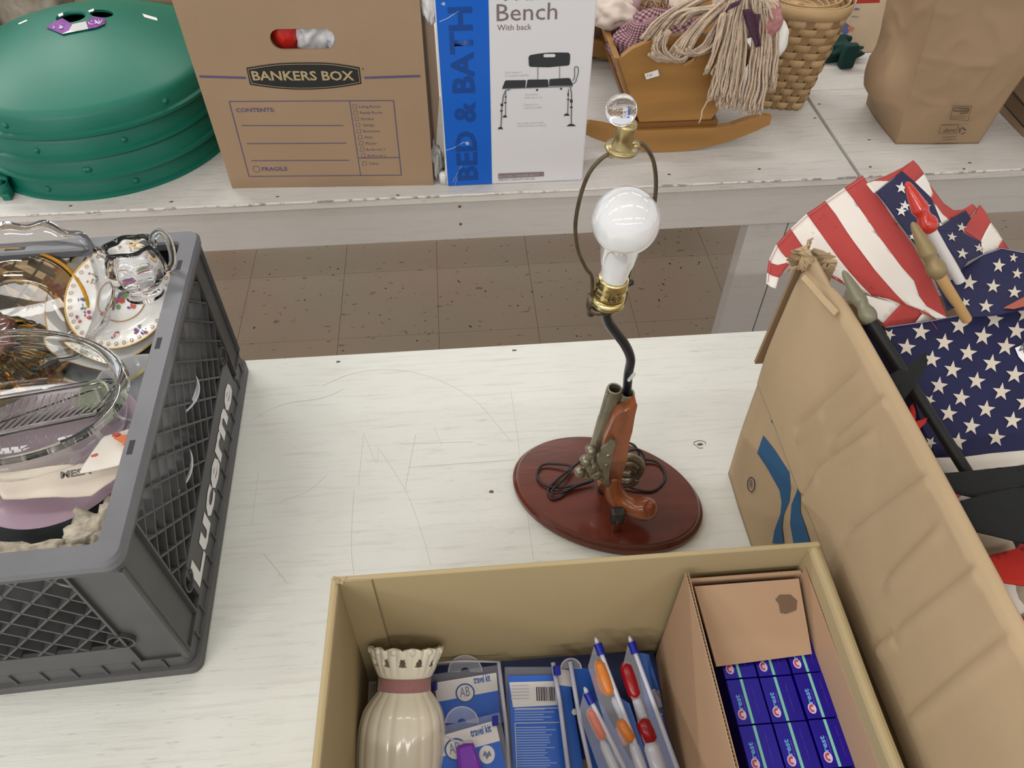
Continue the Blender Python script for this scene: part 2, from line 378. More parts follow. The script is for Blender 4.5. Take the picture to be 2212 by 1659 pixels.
# ================================================================ green plastic lids
LC = V((-.74, 1.608, 0)); RIM = [0, .0445, .089, .134]
def lid_mesh(cut):
    prof = [(.2665, 0), (.2665, .006), (.260, .009), (.257, .034), (.252, .041), (.240, .047), (.195, .066), (.14, .086), (.09, .100), (.05, .109), (.028, .111), (.026, .108)]
    inner = [(r - .003, z - .004) for r, z in prof[::-1]]
    inner[0] = (.026, .104); inner[-1] = (.2635, 0)
    b = MB(); full = prof + inner + [prof[0]]
    b.lathe(full, 128)
    return b
lid_src = None
lid_names = ['bottom green plastic cone lid of the stack, with the clip bracket', 'second green cone lid from the bottom of the stack, thumb notch in its rim',
             'third green cone lid from the bottom, directly under the top one', 'topmost green cone lid, purple tag round its hole and white price sticker']
for k in range(4):
    c = LC + V((random.uniform(-.003, .003), random.uniform(-.003, .003), RIM[k]))
    if k == 3: c = LC + V((0.005, 0, RIM[k]))
    L = thing('plastic_cone', lid_names[k], 'lid', c, 'stacked green plastic lids')
    if lid_src is None:
        cone = lid_mesh(0).build('cone_shell', GREEN, None, smooth=True)
        cm = MB().lathe([(.0205, -.1), (.0205, .2)], 32, cap0=True, cap1=True, M=Matrix.Translation((.052, .020, 0))).build('cutter', GREEN)
        md = cone.modifiers.new('b', 'BOOLEAN'); md.object = cm; md.operation = 'DIFFERENCE'; md.solver = 'EXACT'
        dg = bpy.context.evaluated_depsgraph_get(); me = bpy.data.meshes.new_from_object(cone.evaluated_get(dg))
        bpy.data.objects.remove(cm); bpy.data.objects.remove(cone)
        me.set_sharp_from_angle(angle=math.radians(35)); me.name = 'cone_shell'
        lid_src = me
    o = bpy.data.objects.new('cone_shell', lid_src); C.objects.link(o); o.parent = L
    # rim dimples
    for a in (-1.8 + k * .35, -1.15 - k * .28, -2.5 + .2 * k):
        p = c + V((math.cos(a) * .2585, math.sin(a) * .2585, .021))
        MB().lathe([(.0001, .0045), (.003, .004), (.0055, .002), (.0062, 0)], 12, M=frame(p, (math.cos(a), math.sin(a), 0))).build('rim_button', GREEN, L, smooth=True)
    if k == 0:
        q = az(20, 418)
        b = MB()
        b.box(q.x - .05, q.x + .012, q.y - .002, q.y + .05, .03, .036); b.box(q.x - .006, q.x + .001, q.y - .004, q.y + .05, .002, .034)
        b.build('clip_bracket', GREEN, L, bevel=.001)
        for dx in (-.028, -.0):
            MB().lathe([(.011, 0), (.0125, 0), (.0125, .03), (.011, .03), (.011, 0)], 20, M=Matrix.Translation((q.x + dx, q.y - .006, .0005))).build('clip_ring', GREEN, L)
        MB().box(q.x - .002, q.x + .014, q.y - .026, q.y - .014, .0005, .014).build('clip_tab', GREEN, L, bevel=.002)
    if k == 3: TOPLID = L
def lidz(x, y):
    r = math.hypot(x - LC.x - .005, y - LC.y); pts = [(.028, .111), (.05, .109), (.09, .100), (.14, .086), (.195, .066), (.24, .047)]
    for (a, za), (b_, zb) in zip(pts, pts[1:]):
        if r <= b_: return RIM[3] + za + (zb - za) * max(0, (r - a)) / (b_ - a)
    return RIM[3] + .047
def on_lid(px, py, e=.001):
    z = .24
    for _ in range(8):
        p = az(px, py, z); z = lidz(p.x, p.y)
    return V((p.x, p.y, z + e))
PURP = mat('purple_tag_print', (.21, .045, .30), .35, var=.35, vscale=120)
SILV = mat('clear_tape', (.55, .55, .55), .2, spec=.8)
for pts, m_, nm in (([(100, 62), (120, 50), (136, 43), (158, 56), (150, 70), (136, 77)], PURP, 'purple_tag'),
                    ([(187, 50), (205, 40), (228, 43), (228, 55), (210, 63), (192, 66)], PURP, 'purple_tag'),
                    ([(158, 56), (187, 50), (192, 66), (165, 71), (136, 77), (150, 70)], SILV, 'tag_tape'),
                    ([(308, 31), (339, 40), (341, 46), (312, 38)], WHITE, 'price_sticker'),
                    ([(192, 27), (204, 22), (204, 27), (194, 30)], WHITE, 'tag_tie'), ([(127, 35), (137, 31), (138, 36), (129, 40)], WHITE, 'tag_tie'),
                    ([(40, 52), (58, 44), (60, 46), (42, 54)], WHITE, 'sticker_remnant')):
    P_ = [on_lid(*p, .0035 if 'tag' in nm else .0015) for p in pts]
    MB().poly(P_, ext=V((0, 0, -.0008))).build(nm, m_, TOPLID)
WINK = mat('white_ink', (.8, .76, .84), .5)
for i in range(9):
    x0 = random.choice([112, 196]) + random.uniform(0, 22); y0 = 62 if x0 < 160 else 52
    MB().tube([on_lid(x0 + random.uniform(-5, 7), y0 + random.uniform(-5, 5), .0042) for _ in range(3)], .0009, 4).build('tag_scribble', WINK, TOPLID)

# ================================================================ things behind the lids
t = thing('carton', 'plain brown carton standing behind the stack of green lids', 'box', (-.62, 1.98, 0))
MB().box(-.86, -.36, 1.93, 2.16, .0005, .40).build('carton_body', CARD_BANK, t, bevel=.004)
MB().box(-.87, -.35, 1.915, 1.929, .33, .40).build('carton_flap', CARD_BANK, t, bevel=.002)
t = thing('burlap_sack', 'greyish oatmeal coarse fabric bundle at the top left behind the lids', 'sack', (-1.02, 1.98, 0))
BUR = mat('coarse_fabric', (.42, .36, .30), .95, bump=1.2, bscale=55, var=.3, vscale=40)
def sack(u, v):
    a = 2 * PI * u; z = v; r = 1 if z < .8 else 1 - (z - .8) * 2.2
    q = noise.noise(V((math.cos(a) * 2, math.sin(a) * 2, z * 3))) * .018
    return V((-.98 + math.cos(a) * (.10 * r + q), 2.02 + math.sin(a) * (.09 * r + q), .0005 + z * .36))
MB().grid(sack, 48, 24, closeu=True).build('sack_cloth', BUR, t, smooth=True)
t = thing('dark_suitcase', 'dark charcoal case at the very top left corner with a brown edge', 'case', (-1.22, 1.9, 0))
MB().box(-1.40, -1.135, 1.80, 2.10, .0005, .34).build('case_body', mat('charcoal_vinyl', (.035, .04, .05), .5, bump=.3, bscale=80), t, bevel=.012)
MB().box(-1.132, -1.108, 1.80, 2.08, .0005, .35).build('wooden_edge', mat('brown_wood_edge', (.17, .11, .065), .6, var=.2), t, bevel=.003)

# ================================================================ moving box with handle hole
A = az(502, 407); B = az(937, 400)
fu = (B - A).normalized(); fn = fu.cross(UZ).normalized(); 
if fn.y > 0: fn = -fn
FW = (B - A).length; FH = .372; FD = .36
def fp(px, py, e=0.0): return apl(px, py, A, fn) + fn * e
mbx = thing('moving_box', 'brown cardboard moving box with a dark oval logo panel and contents form', 'box', (A + B) / 2)
th = .0045
# front wall with a stadium shaped hand hole
h0 = fp(606, 84); h1 = fp(702, 86); hr = .018
def rel(p): d = p - A; return (d.dot(fu), d.z)
hx0, hz0 = rel(h0); hx1, hz1 = rel(h1); hz = (hz0 + hz1) / 2
outer = [(0, .0005), (FW, .0005), (FW + .003, FH)] + [(FW - k * FW / 14, FH + .0025 * math.sin(k * 2.1)) for k in range(1, 14)] + [(-.002, FH)]
hole = [(hx1 + hr * math.cos(a), hz + hr * math.sin(a)) for a in [PI / 2 - k * PI / 10 for k in range(11)]] + [(hx0 + hr * math.cos(a), hz + hr * math.sin(a)) for a in [-PI / 2 - k * PI / 10 for k in range(11)]]
def plate_with_hole(outer, hole, O, u, v, n, t_):
    bm = bmesh.new()
    def loop(pts):
        vs = [bm.verts.new(O + u * x + v * y) for x, y in pts]
        return [bm.edges.new((vs[i], vs[(i + 1) % len(vs)])) for i in range(len(vs))]
    ed = loop(outer) + loop(hole)
    bmesh.ops.triangle_fill(bm, use_beauty=True, use_dissolve=False, edges=ed)
    ret = bmesh.ops.extrude_face_region(bm, geom=bm.faces[:])
    bmesh.ops.translate(bm, verts=[g for g in ret['geom'] if isinstance(g, bmesh.types.BMVert)], vec=n * (-t_))
    bm.normal_update(); me = bpy.data.meshes.new('panel'); bm.to_mesh(me); bm.free()
    b = MB(); b.add([v_.co.copy() for v_ in me.vertices], [tuple(p.vertices) for p in me.polygons]); bpy.data.meshes.remove(me); return b
plate_with_hole(outer, hole, A, fu, UZ, fn, th).build('front_panel', CARD_BANK, mbx)
bk = -fn * FD
def wallp(b, p, q, h, t_, n):
    b.slab([p + UZ * .0005, q + UZ * .0005, q + UZ * h, p + UZ * h], t_)
b = MB(); wallp(b, B - fn * th, B + bk + fn * th, FH + .002, th, fu); b.build('side_panel', CARD_BANK, mbx, bevel=.001)
b = MB(); wallp(b, A + bk + fn * th, A - fn * th, FH, th, fu); b.build('side_panel', CARD_BANK, mbx, bevel=.001)
b = MB(); wallp(b, B + bk, A + bk, FH, th, fu); b.build('back_panel', CARD_BANK, mbx, bevel=.001)
MB().slab([A + fn * -th + UZ * .001, B - fn * th + UZ * .001, B + bk + fn * th + UZ * .001, A + bk + fn * th + UZ * .001][::-1], .0008).build('bottom_panel', CARD_BANK, mbx)
NAVY = mat('faded_navy_ink', (.09, .08, .17), .7)
DARKP = mat('logo_black_ink', (.018, .019, .017), .6); CREAMP = mat('logo_cream_ink', (.42, .33, .19), .7)
def strip(b, p, q, w, e=.0005, m=0):
    p = fp(*p, e); q = fp(*q, e); d = (q - p).normalized(); s = fn.cross(d) * (w / 2)
    b.poly([p - s, q - s, q + s, p + s], m)
b = MB()
strip(b, (431, 165), (531, 168), .0042); strip(b, (787, 168), (908, 164), .0042)
for p, q in (((495, 219), (850, 217)), ((495, 219), (538, 381)), ((538, 381), (867, 378)), ((850, 217), (867, 378)), ((755, 218), (779, 379)), ((775, 341), (863, 340)),
             ((522, 271), (742, 271)), ((533, 310), (748, 309)), ((543, 347), (754, 346))):
    strip(b, p, q, .0017 if p != (755, 218) else .0014)
for k in range(10):
    x = 766 + k * 2.35; y = 230 + k * 13.2 + (4 if k == 9 else 0)
    for d0, d1 in (((-4, -4), (4, -4)), ((4, -4), (4, 4)), ((4, 4), (-4, 4)), ((-4, 4), (-4, -4))): strip(b, (x + d0[0], y + d0[1]), (x + d1[0], y + d1[1]), .0007)
cc = fp(554, 365, .0005)
b.add([cc + (fu * math.cos(a) + UZ * math.sin(a)) * r for a in [k * PI / 10 for k in range(21)] for r in (.0062, .0073)], [(2 * k, 2 * k + 1, 2 * k + 3, 2 * k + 2) for k in range(20)])
b.build('form_lines', NAVY, mbx)
logo = lambda g: [fp(532 + g, 146 + g), fp(656, 135 + g), fp(777 - g, 145 + g), fp(780 - g, 182 - g), fp(660, 193 - g), fp(540 + g, 183 - g)]
def oval(g, e):
    top = smoothline([fp(532 + g, 146 + g, e), fp(594, 137 + g, e), fp(656, 134.5 + g, e), fp(717, 136 + g, e), fp(777 - g, 145 + g, e)], 5)
    bot = smoothline([fp(781 - g, 181 - g, e), fp(722, 190 - g, e), fp(660, 193.5 - g, e), fp(600, 191 - g, e), fp(540 + g, 183 - g, e)], 5)
    return top + bot
for g, e, m_ in ((0, .0004, DARKP), (3, .0006, CREAMP), (4.1, .0008, DARKP)): MB().poly(oval(g, e)).build('logo_plate', m_, mbx)
text('BANKERS BOX', fp(547, 172.5), (fp(767, 173) - fp(547, 173)), UZ, .0165, CREAMP, mbx, width=(fp(767, 173) - fp(548, 173)).length, bold=.022, eps=.0011)
text('R', fp(783, 151), fu, UZ, .004, DARKP, mbx, eps=.0006)
text('CONTENTS:', fp(511, 242), fu, UZ, .0075, NAVY, mbx, width=(fp(594, 242) - fp(511, 242)).length, bold=.02)
text('FRAGILE', fp(567, 369), fu, UZ, .0085, NAVY, mbx, width=(fp(622, 369) - fp(567, 369)).length, bold=.015)
for k, s in enumerate(['Living Room', 'Family Room', 'Kitchen', 'Garage', 'Basement', 'Attic', 'Master', 'Bedroom 1', 'Bedroom 2', 'Other']):
    text(s, fp(776 + k * 2.35, 233 + k * 13.2 + (4 if k == 9 else 0)), fu, UZ, .0055, NAVY, mbx, res=1, eps=.0005)
# contents of the moving box
inn = lambda x, y, z: A + fu * x - fn * y + UZ * z
def crumple(name, label, cat, c, rx, ry, rz, m_, seed=0, amp=.25, group=None, n=20):
    t_ = MB()
    def f(u, v):
        a = 2 * PI * u; ph = PI * (v - .5); d = V((math.cos(a) * math.cos(ph), math.sin(a) * math.cos(ph), math.sin(ph)))
        k = 1 + amp * noise.noise(d * 2.3 + V((seed, seed * 2, 0))) + amp * .6 * abs(noise.noise(d * 5 + V((seed, 0, 3))))
        return c + V((d.x * rx * k, d.y * ry * k, d.z * rz * k))
    t_.grid(f, n * 2, n, closeu=True); o = t_.build(name, m_, None, smooth=True)
    return tag(o, label, cat, group) if label else o
REDC = mat('red_glossy', (.62, .022, .014), .35, spec=.6); PLAS = mat('white_film', (.72, .72, .74), .22, bump=.6, bscale=40)
crumple('red_stocking', 'bright red item seen through the left of the moving box hand hole', 'cloth', inn(hx0 - .002, .05, hz), .028, .035, .04, REDC, 1, .1)
crumple('plastic_bag', 'crumpled white plastic bag behind the middle of the box hand hole', 'bag', inn((hx0 + hx1) / 2 + .012, .05, hz - .005), .034, .03, .034, PLAS, 5, .5)
crumple('paper_wad', 'crumpled white paper at the right of the box hand hole', 'paper', inn(hx1 + .014, .045, hz - .004), .022, .03, .028, PLAS, 9, .4)
def book(name, label, x, y, w_, d, h, m_, z=.33, mats2=None):
    t_ = MB(); p = inn(x, y, .25)
    t_.slab([inn(x, y, z), inn(x + w_, y, z), inn(x + w_, y + d, z + .004), inn(x, y + d, z + .004)], h)
    return tag(t_.build(name, m_, bevel=.001), label, 'paper')
b_ = book('folded_paper', 'white folded paper lying on top inside the moving box', .045, .012, .17, .2, .02, WHITE, FH - .006)
PR = mat('colour_print', (.05, .05, .05), .4)
gb = thing('comic_book', 'colourful printed book on top inside the moving box, green and black cover', 'book', inn(.27, .1, FH - .02))
MB().slab([inn(.222, .012, FH - .004), inn(.33, .012, FH - .004), inn(.33, .2, FH), inn(.222, .2, FH)], .014).build('cover', mat('dark_cover', (.03, .025, .025), .4), gb)
for k in range(7):
    x = .226 + k * .015
    MB().slab([inn(x, .013, FH - .0035), inn(x + .009, .013, FH - .0035), inn(x + .013, .19, FH + .0007), inn(x + .004, .19, FH + .0007)], .0005).build('cover_band', mat('band%d' % (k % 3), [(.35, .5, .2), (.6, .6, .55), (.5, .05, .05)][k % 3], .5), gb)
bb_ = thing('blue_folder', 'light blue glossy folder on top at the right of the moving box', 'folder', inn(.35, .1, FH - .02))
MB().slab([inn(.332, .012, FH - .004), inn(.392, .012, FH - .004), inn(.392, .2, FH), inn(.332, .2, FH)], .01).build('folder_cover', mat('sky_blue_gloss', (.10, .33, .72), .3), bb_)

# ================================================================ shower bench carton
A2 = az(966, 403); B2 = az(1258, 390); A2.z = B2.z = 0
gu = (B2 - A2).normalized(); gn = gu.cross(UZ).normalized()
if gn.y > 0: gn = -gn
def gp(px, py, e=0.0): return apl(px, py, A2, gn) + gn * e
W2 = (B2 - A2).length; H2 = .47; D2 = .13
BX = thing('bench_carton', 'tall white and blue carton for a bath transfer bench', 'box', (A2 + B2) / 2)
GLW = mat('glossy_white_carton', (.72, .72, .75), .32, spec=.4, bump=.1, bscale=9); BLUE = mat('glossy_blue_print', (.002, .115, .58), .3, spec=.5, bump=.1, bscale=9)
E_ = V((0, 0, .0005))
MB().slab([A2 + E_, B2 + E_, B2 + UZ * H2, A2 + UZ * H2], D2).build('carton_body', GLW, BX, bevel=.003)
xb = (gp(1063, 400) - A2).dot(gu)
MB().slab([A2 + E_ * 4 + gn * .0006 + gu * .002, A2 + E_ * 4 + gn * .0006 + gu * xb, A2 + gn * .0006 + gu * xb + UZ * H2, A2 + gn * .0006 + gu * .002 + UZ * H2], .0005).build('blue_band', BLUE, BX)
DB = mat('dark_blue_print', (.003, .06, .30), .35); GRT = mat('grey_brown_print', (.20, .155, .16), .5); LG = mat('light_grey_print', (.50, .50, .53), .5)
text('BED & BATH', gp(1031, 388), UZ, -gu, (gp(1031, 300) - gp(988, 300)).length, DB, BX, width=(gp(1025, 14) - gp(1030, 388)).length, bold=.03, eps=.0012)
text('Bench', gp(1073, 45.5), gu, UZ, (gp(1072, 8) - gp(1073, 45)).length, GRT, BX, width=(gp(1203, 43) - gp(1073, 45)).length)
text('Transfer', gp(1076, 2), gu, UZ, .033, GRT, BX, width=.15)
text('With back', gp(1074, 66), gu, UZ, .010, GRT, BX, width=(gp(1148, 65) - gp(1074, 66)).length)
INK = mat('charcoal_print', (.035, .037, .045), .5)
def gpoly(pts, m_, e=.0007, nm='printed_picture'):
    return MB().poly([gp(x, y, e) for x, y in pts]).build(nm, m_, BX)
z3 = lambda x, y: (900 + x / 3.8575, y / 3.858)
gpoly([z3(*p) for p in smoothline([(932, 470), (945, 458), (1100, 440), (1260, 437), (1278, 450), (1276, 530), (1262, 545), (1100, 560), (950, 556), (933, 540)], 3) for p in [p[:2]]] if False else
      [z3(*p) for p in [(932, 475), (945, 458), (1020, 445), (1100, 438), (1190, 436), (1262, 437), (1278, 450), (1278, 490), (1274, 535), (1262, 545), (1180, 552), (1100, 560), (1010, 558), (948, 556), (935, 545)]], INK)
gpoly([z3(*p) for p in [(1057, 455), (1068, 448), (1145, 447), (1156, 455), (1154, 468), (1146, 474), (1066, 475), (1056, 468)]], GLW, .0011)
for q_ in ([(712, 735), (735, 675), (745, 668), (905, 666), (910, 672), (905, 728), (895, 734)], [(913, 728), (922, 668), (930, 662), (1088, 660), (1095, 666), (1100, 718), (1092, 726), (925, 732)], [(1103, 716), (1106, 662), (1115, 657), (1265, 648), (1280, 655), (1300, 700), (1300, 712)]):
    gpoly([z3(*p) for p in q_], INK)
b = MB()
def gl(pts, w_, m_=0):
    for p, q in zip(pts, pts[1:]):
        p = gp(*z3(*p), .0009); q = gp(*z3(*q), .0009); d = (q - p).normalized(); s = gn.cross(d) * w_; b.poly([p - s, q - s, q + s, p + s], m_)
gl([(1009, 560), (1009, 660)], .0006); gl([(1191, 553), (1191, 652)], .0006)
gl([(1298, 700), (1325, 680), (1347, 600), (1345, 560), (1325, 552), (1314, 565), (1317, 600), (1314, 650), (1300, 672)], .0009)
gl([(712, 738), (1300, 718)], .0009); gl([(780, 742), (740, 755), (722, 800), (710, 900), (702, 1060)], .0011); gl([(742, 760), (740, 965)], .0008)
gl([(1265, 740), (1258, 950)], .0009); gl([(1280, 722), (1290, 780), (1288, 1040)], .0011)
b.build('printed_frame', mat('grey_metal_print', (.16, .165, .18), .5), BX)
b = MB()
for x, y, s in ((1003, 748, 9), (1203, 738, 9)): b.poly([gp(*z3(x + s * math.cos(a), y + s * math.sin(a)), .001) for a in [k * PI / 5 for k in range(10)]])
for x, y, w_, h in ((710, 872, 22, 22), (706, 922, 22, 12), (738, 855, 20, 10), (742, 806, 16, 10), (1262, 828, 18, 10), (1262, 785, 12, 22), (1288, 840, 22, 26), (1288, 892, 22, 12)):
    b.poly([gp(*z3(x + i * w_ / 2, y + j * h / 2), .001) for i, j in ((-1, -1), (1, -1), (1, 1), (-1, 1))])
for x, y, w_ in ((698, 1070, 24), (735, 972, 20), (1250, 958, 27), (1288, 1045, 40)):
    b.poly([gp(*z3(x + i * w_, y + j), .001) for i, j in ((-1, 6), (-.4, -14), (.4, -14), (1, 4))])
b.build('printed_feet', INK, BX)
for (x, y, s) in ((733, 612, 'Grip support'), (733, 640, 'for added stability'), (900, 797, 'Assembles'), (897, 822, 'without tools'), (893, 882, 'Adjusts for'), (893, 906, 'custom height'), (840, 1034, 'Non-slip suction tips'), (840, 1058, 'that hold feet securely')):
    text(s, gp(*z3(x, y)), gu, UZ, .0042, LG, BX, res=1)
TAU = mat('taupe_print', (.24, .185, .185), .5)
gpoly([z3(*p) for p in [(680, 1445), (1060, 1430), (1060, 1468), (680, 1488)]], TAU)
text('INCLUDES 1 TRANSFER BENCH', gp(*z3(690, 1478)), gp(*z3(1050, 1460)) - gp(*z3(690, 1478)), UZ, .0052, LG, BX, width=.079, eps=.0013, res=1)
text('WEIGHT CAPACITY 400 LBS', gp(*z3(680, 1508)), gp(*z3(1030, 1493)) - gp(*z3(680, 1508)), UZ, .0045, TAU, BX, width=.074, res=1)
WTORN = mat('torn_white_board', (.62, .62, .60), .7, bump=.6, bscale=120, var=.3, vscale=50)
b = MB(); path = [gp(937, 10), gp(945, 60), gp(948, 130), gp(953, 200), gp(957, 290), gp(962, 392)]
b.tube([p + gu * .003 - gn * .004 for p in smoothline(path, 4)], .0028, 6); b.build('torn_edge', WTORN, BX, smooth=True)
MB().lathe([(.0001, .002), (.009, .0), (.009, .020), (.006, .026), (.0001, .026)], 16, M=Matrix.Translation(A2 + gu * -.006 - gn * .012 + E_)).build('foot_cap', mat('white_plastic_cap', (.75, .75, .75), .3), BX, smooth=True)
SC_ = mat('carton_scuff', (.38, .46, .62), .4)
def scuff(pts, m_, r=.0004):
    return MB().tube([gp(*z3(*p), .0008) for p in pts], r, 4).build('scuff', m_, BX)
scuff([(245, 1250), (300, 1235), (390, 1185), (440, 1195)], SC_, .0006); scuff([(300, 1520), (350, 1420), (395, 1345)], SC_); scuff([(190, 180), (260, 150), (350, 90)], SC_, .0007); scuff([(320, 1540), (345, 1450)], SC_)
for cpt in ((420, 1192), (225, 30)):
    MB().poly([gp(*z3(cpt[0] + 22 * math.cos(a) * random.uniform(.5, 1.1), cpt[1] + 16 * math.sin(a)), .001) for a in [k * PI / 4 for k in range(8)]]).build('torn_patch', SC_, BX)
crumple('plastic_wrap', 'crumpled clear grey film between the moving box and the bench carton', 'wrap', A2 + gu * -.018 - gn * .03 + UZ * .04, .012, .02, .035, mat('grey_film', (.35, .35, .34), .25, bump=.8, bscale=70), 3, .5)
crumple('plastic_wrap', 'white torn film bulging at the top of the bench carton left edge', 'wrap', gp(927, 18) - gn * .02, .013, .014, .03, mat('white_film'), 8, .3)

# brown carton between bench carton and cradle, behind
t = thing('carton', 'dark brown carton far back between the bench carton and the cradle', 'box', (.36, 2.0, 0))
MB().box(.20, .44, 1.86, 2.12, .0005, .30).build('carton_body', mat('dark_brown_cardboard', (.20, .115, .06), .8, var=.1), t, bevel=.003)  # plain dark brown board
# ================================================================ doll cradle
WOOD = mat('maple_stain', (.365, .185, .05), .4, bump=.05, bscale=60, var=.16, vscale=5, stretch=(1, 6, 6), coat=.15)
WOODE = mat('maple_stain_edge', (.40, .21, .07), .5, var=.15, vscale=20)
CY_ = 1.437
cr = thing('doll_cradle', 'golden wooden doll cradle on curved rockers with a number sticker', 'cradle', (.455, 1.6, 0))
def cy(px, py, e=0): p = ay(px, py, CY_); return V((p.x, CY_ + e, p.z))
# end panel outline in x,z ; symmetric about xc
xc = .462
def endp():
    L = [(.386, .066), (.331, .192), (.334, .206), (.352, .221), (.385, .235), (.42, .243), (xc, .246)]
    R = [(2 * xc - x, z) for x, z in L[::-1][1:]]
    return L + R
heart = [(xc - .012 + .0085 * math.cos(a), .2005 + .0085 * math.sin(a)) for a in [PI * .15 + k * PI * 1.5 / 7 for k in range(8)]]
hh = []
for k in range(8):
    a = .35 + k * (PI * 1.32) / 7; hh.append((xc - .0105 + .0105 * math.cos(a), .199 + .0095 * math.sin(a)))
hh2 = [(2 * xc - x, z) for x, z in hh[::-1]]
heart = hh + [(xc, .182)] + hh2
pl = plate_with_hole(endp(), heart, V((0, CY_, 0)), UX, UZ, V((0, -1, 0)), .013); pl.build('end_panel', WOOD, cr, bevel=.0015)
pl = plate_with_hole(endp(), heart, V((0, CY_ + .40, 0)), UX, UZ, V((0, -1, 0)), .013); pl.build('end_panel', WOOD, cr)
for s in (-1, 1):
    f = lambda x, z: (xc + s * (xc - x), z)
    (xa, za), (xb_, zb) = f(.386, .07), f(.334, .198)
    y0, y1 = CY_ + .0135, CY_ + .3865
    t_ = .012 * s
    MB().add([V((xa, y0, za)), V((xb_, y0, zb)), V((xb_, y1, zb)), V((xa, y1, za)), V((xa + t_, y0, za)), V((xb_ + t_, y0, zb)), V((xb_ + t_, y1, zb)), V((xa + t_, y1, za))],
             [(0, 1, 2, 3), (4, 7, 6, 5), (0, 4, 5, 1), (1, 5, 6, 2), (2, 6, 7, 3), (3, 7, 4, 0)]).build('side_board', WOODE, cr, bevel=.001)
MB().box(.387, 2 * xc - .387, CY_ + .014, CY_ + .386, .068, .078).build('bottom_board', WOOD, cr)
MB().box(.372, 2 * xc - .372, CY_ - .004, CY_ + .412, .054, .0655).build('base_slat', mat('dark_maple', (.20, .085, .02), .45), cr, bevel=.001)
def rocker(y):
    top = [(.262, .073), (.28, .076), (.31, .070), (.345, .058), (.372, .0535)]
    T_ = top + [(2 * xc - x, z) for x, z in top[::-1]]
    bot = [(.262 + k * (2 * (xc - .262)) / 20, 0) for k in range(21)]
    bot = [(x, .0005 + .055 * ((x - xc) / .2) ** 2) for x, z in bot][::-1]
    return MB().poly([V((x, y, z)) for x, z in T_ + bot], ext=V((0, .014, 0)))
rocker(CY_ - .012).build('rocker', WOOD, cr, bevel=.0012); rocker(CY_ + .40).build('rocker', WOOD, cr)
MB().poly([cy(1389, 152, -.0145), cy(1418, 143, -.0145), cy(1421, 156, -.0145), cy(1393, 164, -.0145)]).build('number_sticker', WHITE, cr)
o_ = cy(1393, 160, -.0148); text('715', o_, cy(1412, 154, -.0148) - o_, UZ, .0055, mat('pen_ink', (.08, .08, .1), .6), cr, eps=.0002)

# ================================================================ rag dolls in the cradle
YARN = mat('oatmeal_yarn', (.76, .60, .46), .95, bump=1.5, bscale=500, var=.15, vscale=60)
YARN2 = mat('tan_raffia_hair', (.38, .25, .13), .9, var=.3, vscale=50)
GING = gingham('mauve_gingham', (.56, .33, .33), (.085, .035, .075), (.27, .14, .17), 34)
GING2 = gingham('plum_gingham', (.20, .10, .14), (.045, .02, .06), (.10, .045, .09), 40)
MAUVE = mat('mauve_cloth', (.33, .20, .22), .95, bump=.4, bscale=300)
MUSLIN = mat('unbleached_muslin', (.72, .62, .55), .9, bump=.4, bscale=250)
doll = thing('rag_doll', 'rag doll with long oatmeal yarn hair hanging over the front of the cradle', 'doll', (.5, 1.5, .1))
def blob(name, c, rx, ry, rz, m_, parent, seed=0, amp=.15, n=24, folds=0):
    b = MB()
    def f(u, v):
        a = 2 * PI * u; ph = PI * (v - .5); d = V((math.cos(a) * math.cos(ph), math.sin(a) * math.cos(ph), math.sin(ph)))
        k = 1 + amp * noise.noise(d * 2 + V((seed, 1, 0))) + folds * math.sin(a * 7 + 5 * d.z + seed) * (1 - abs(d.z))
        return c + V((d.x * rx * k, d.y * ry * k, d.z * rz * k))
    b.grid(f, n * 2, n, closeu=True); return b.build(name, m_, parent, smooth=True)
blob('dress', V((.43, 1.56, .17)), .085, .09, .075, GING, doll, 2, .3, folds=.035)
blob('sleeve', V((.395, 1.515, .195)), .055, .045, .048, GING, doll, 4, .3, folds=.05)
headc = V((.575, 1.49, .275)); blob('head', headc, .062, .060, .062, MUSLIN, doll, 3, .05)
blob('arm', ay(1676, 85, 1.45), .022, .03, .036, mat('white_cotton', (.8, .79, .76), .9), doll, 6, .08)
blob('cuff', ay(1665, 45, 1.43), .022, .02, .032, mat('rose_print', (.45, .2, .2), .9, var=.3, vscale=80), doll, 8, .2)
def strands(parent, groups, m_, name, r=.0021):
    b = MB()
    for (pts, n, spread, y0, y1, sc) in groups:
        for k in range(int(n * 1.3)):
            ph = random.uniform(-1, 1); ph2 = random.uniform(-1, 1); cut = random.uniform(.86, 1.0)
            P_ = []
            for i, (px, py) in enumerate(pts):
                t_ = i / (len(pts) - 1); w_ = spread * (sc[0] * (1 - t_) + sc[1] * t_)
                y = y0 + (y1 - y0) * t_ + ph2 * .010 + (.004 * math.sin(k + i))
                P_.append(ay(px + ph * w_ + random.uniform(-2.5, 2.5), py + ph2 * w_ * .25, y))
            L = smoothline(P_, 5); L = L[:max(6, int(len(L) * cut))]
            f1 = random.uniform(50, 120); L = [p + V((.0012 * math.sin(i * 1.3 + k), .0012 * math.cos(i * 1.1 + k), 0)) for i, p in enumerate(L)]
            b.tube(L, r * random.uniform(.8, 1.25), 5)
    o = b.build(name, m_, parent, smooth=True); o['kind'] = 'stuff'; return o
Fy = CY_ - .035
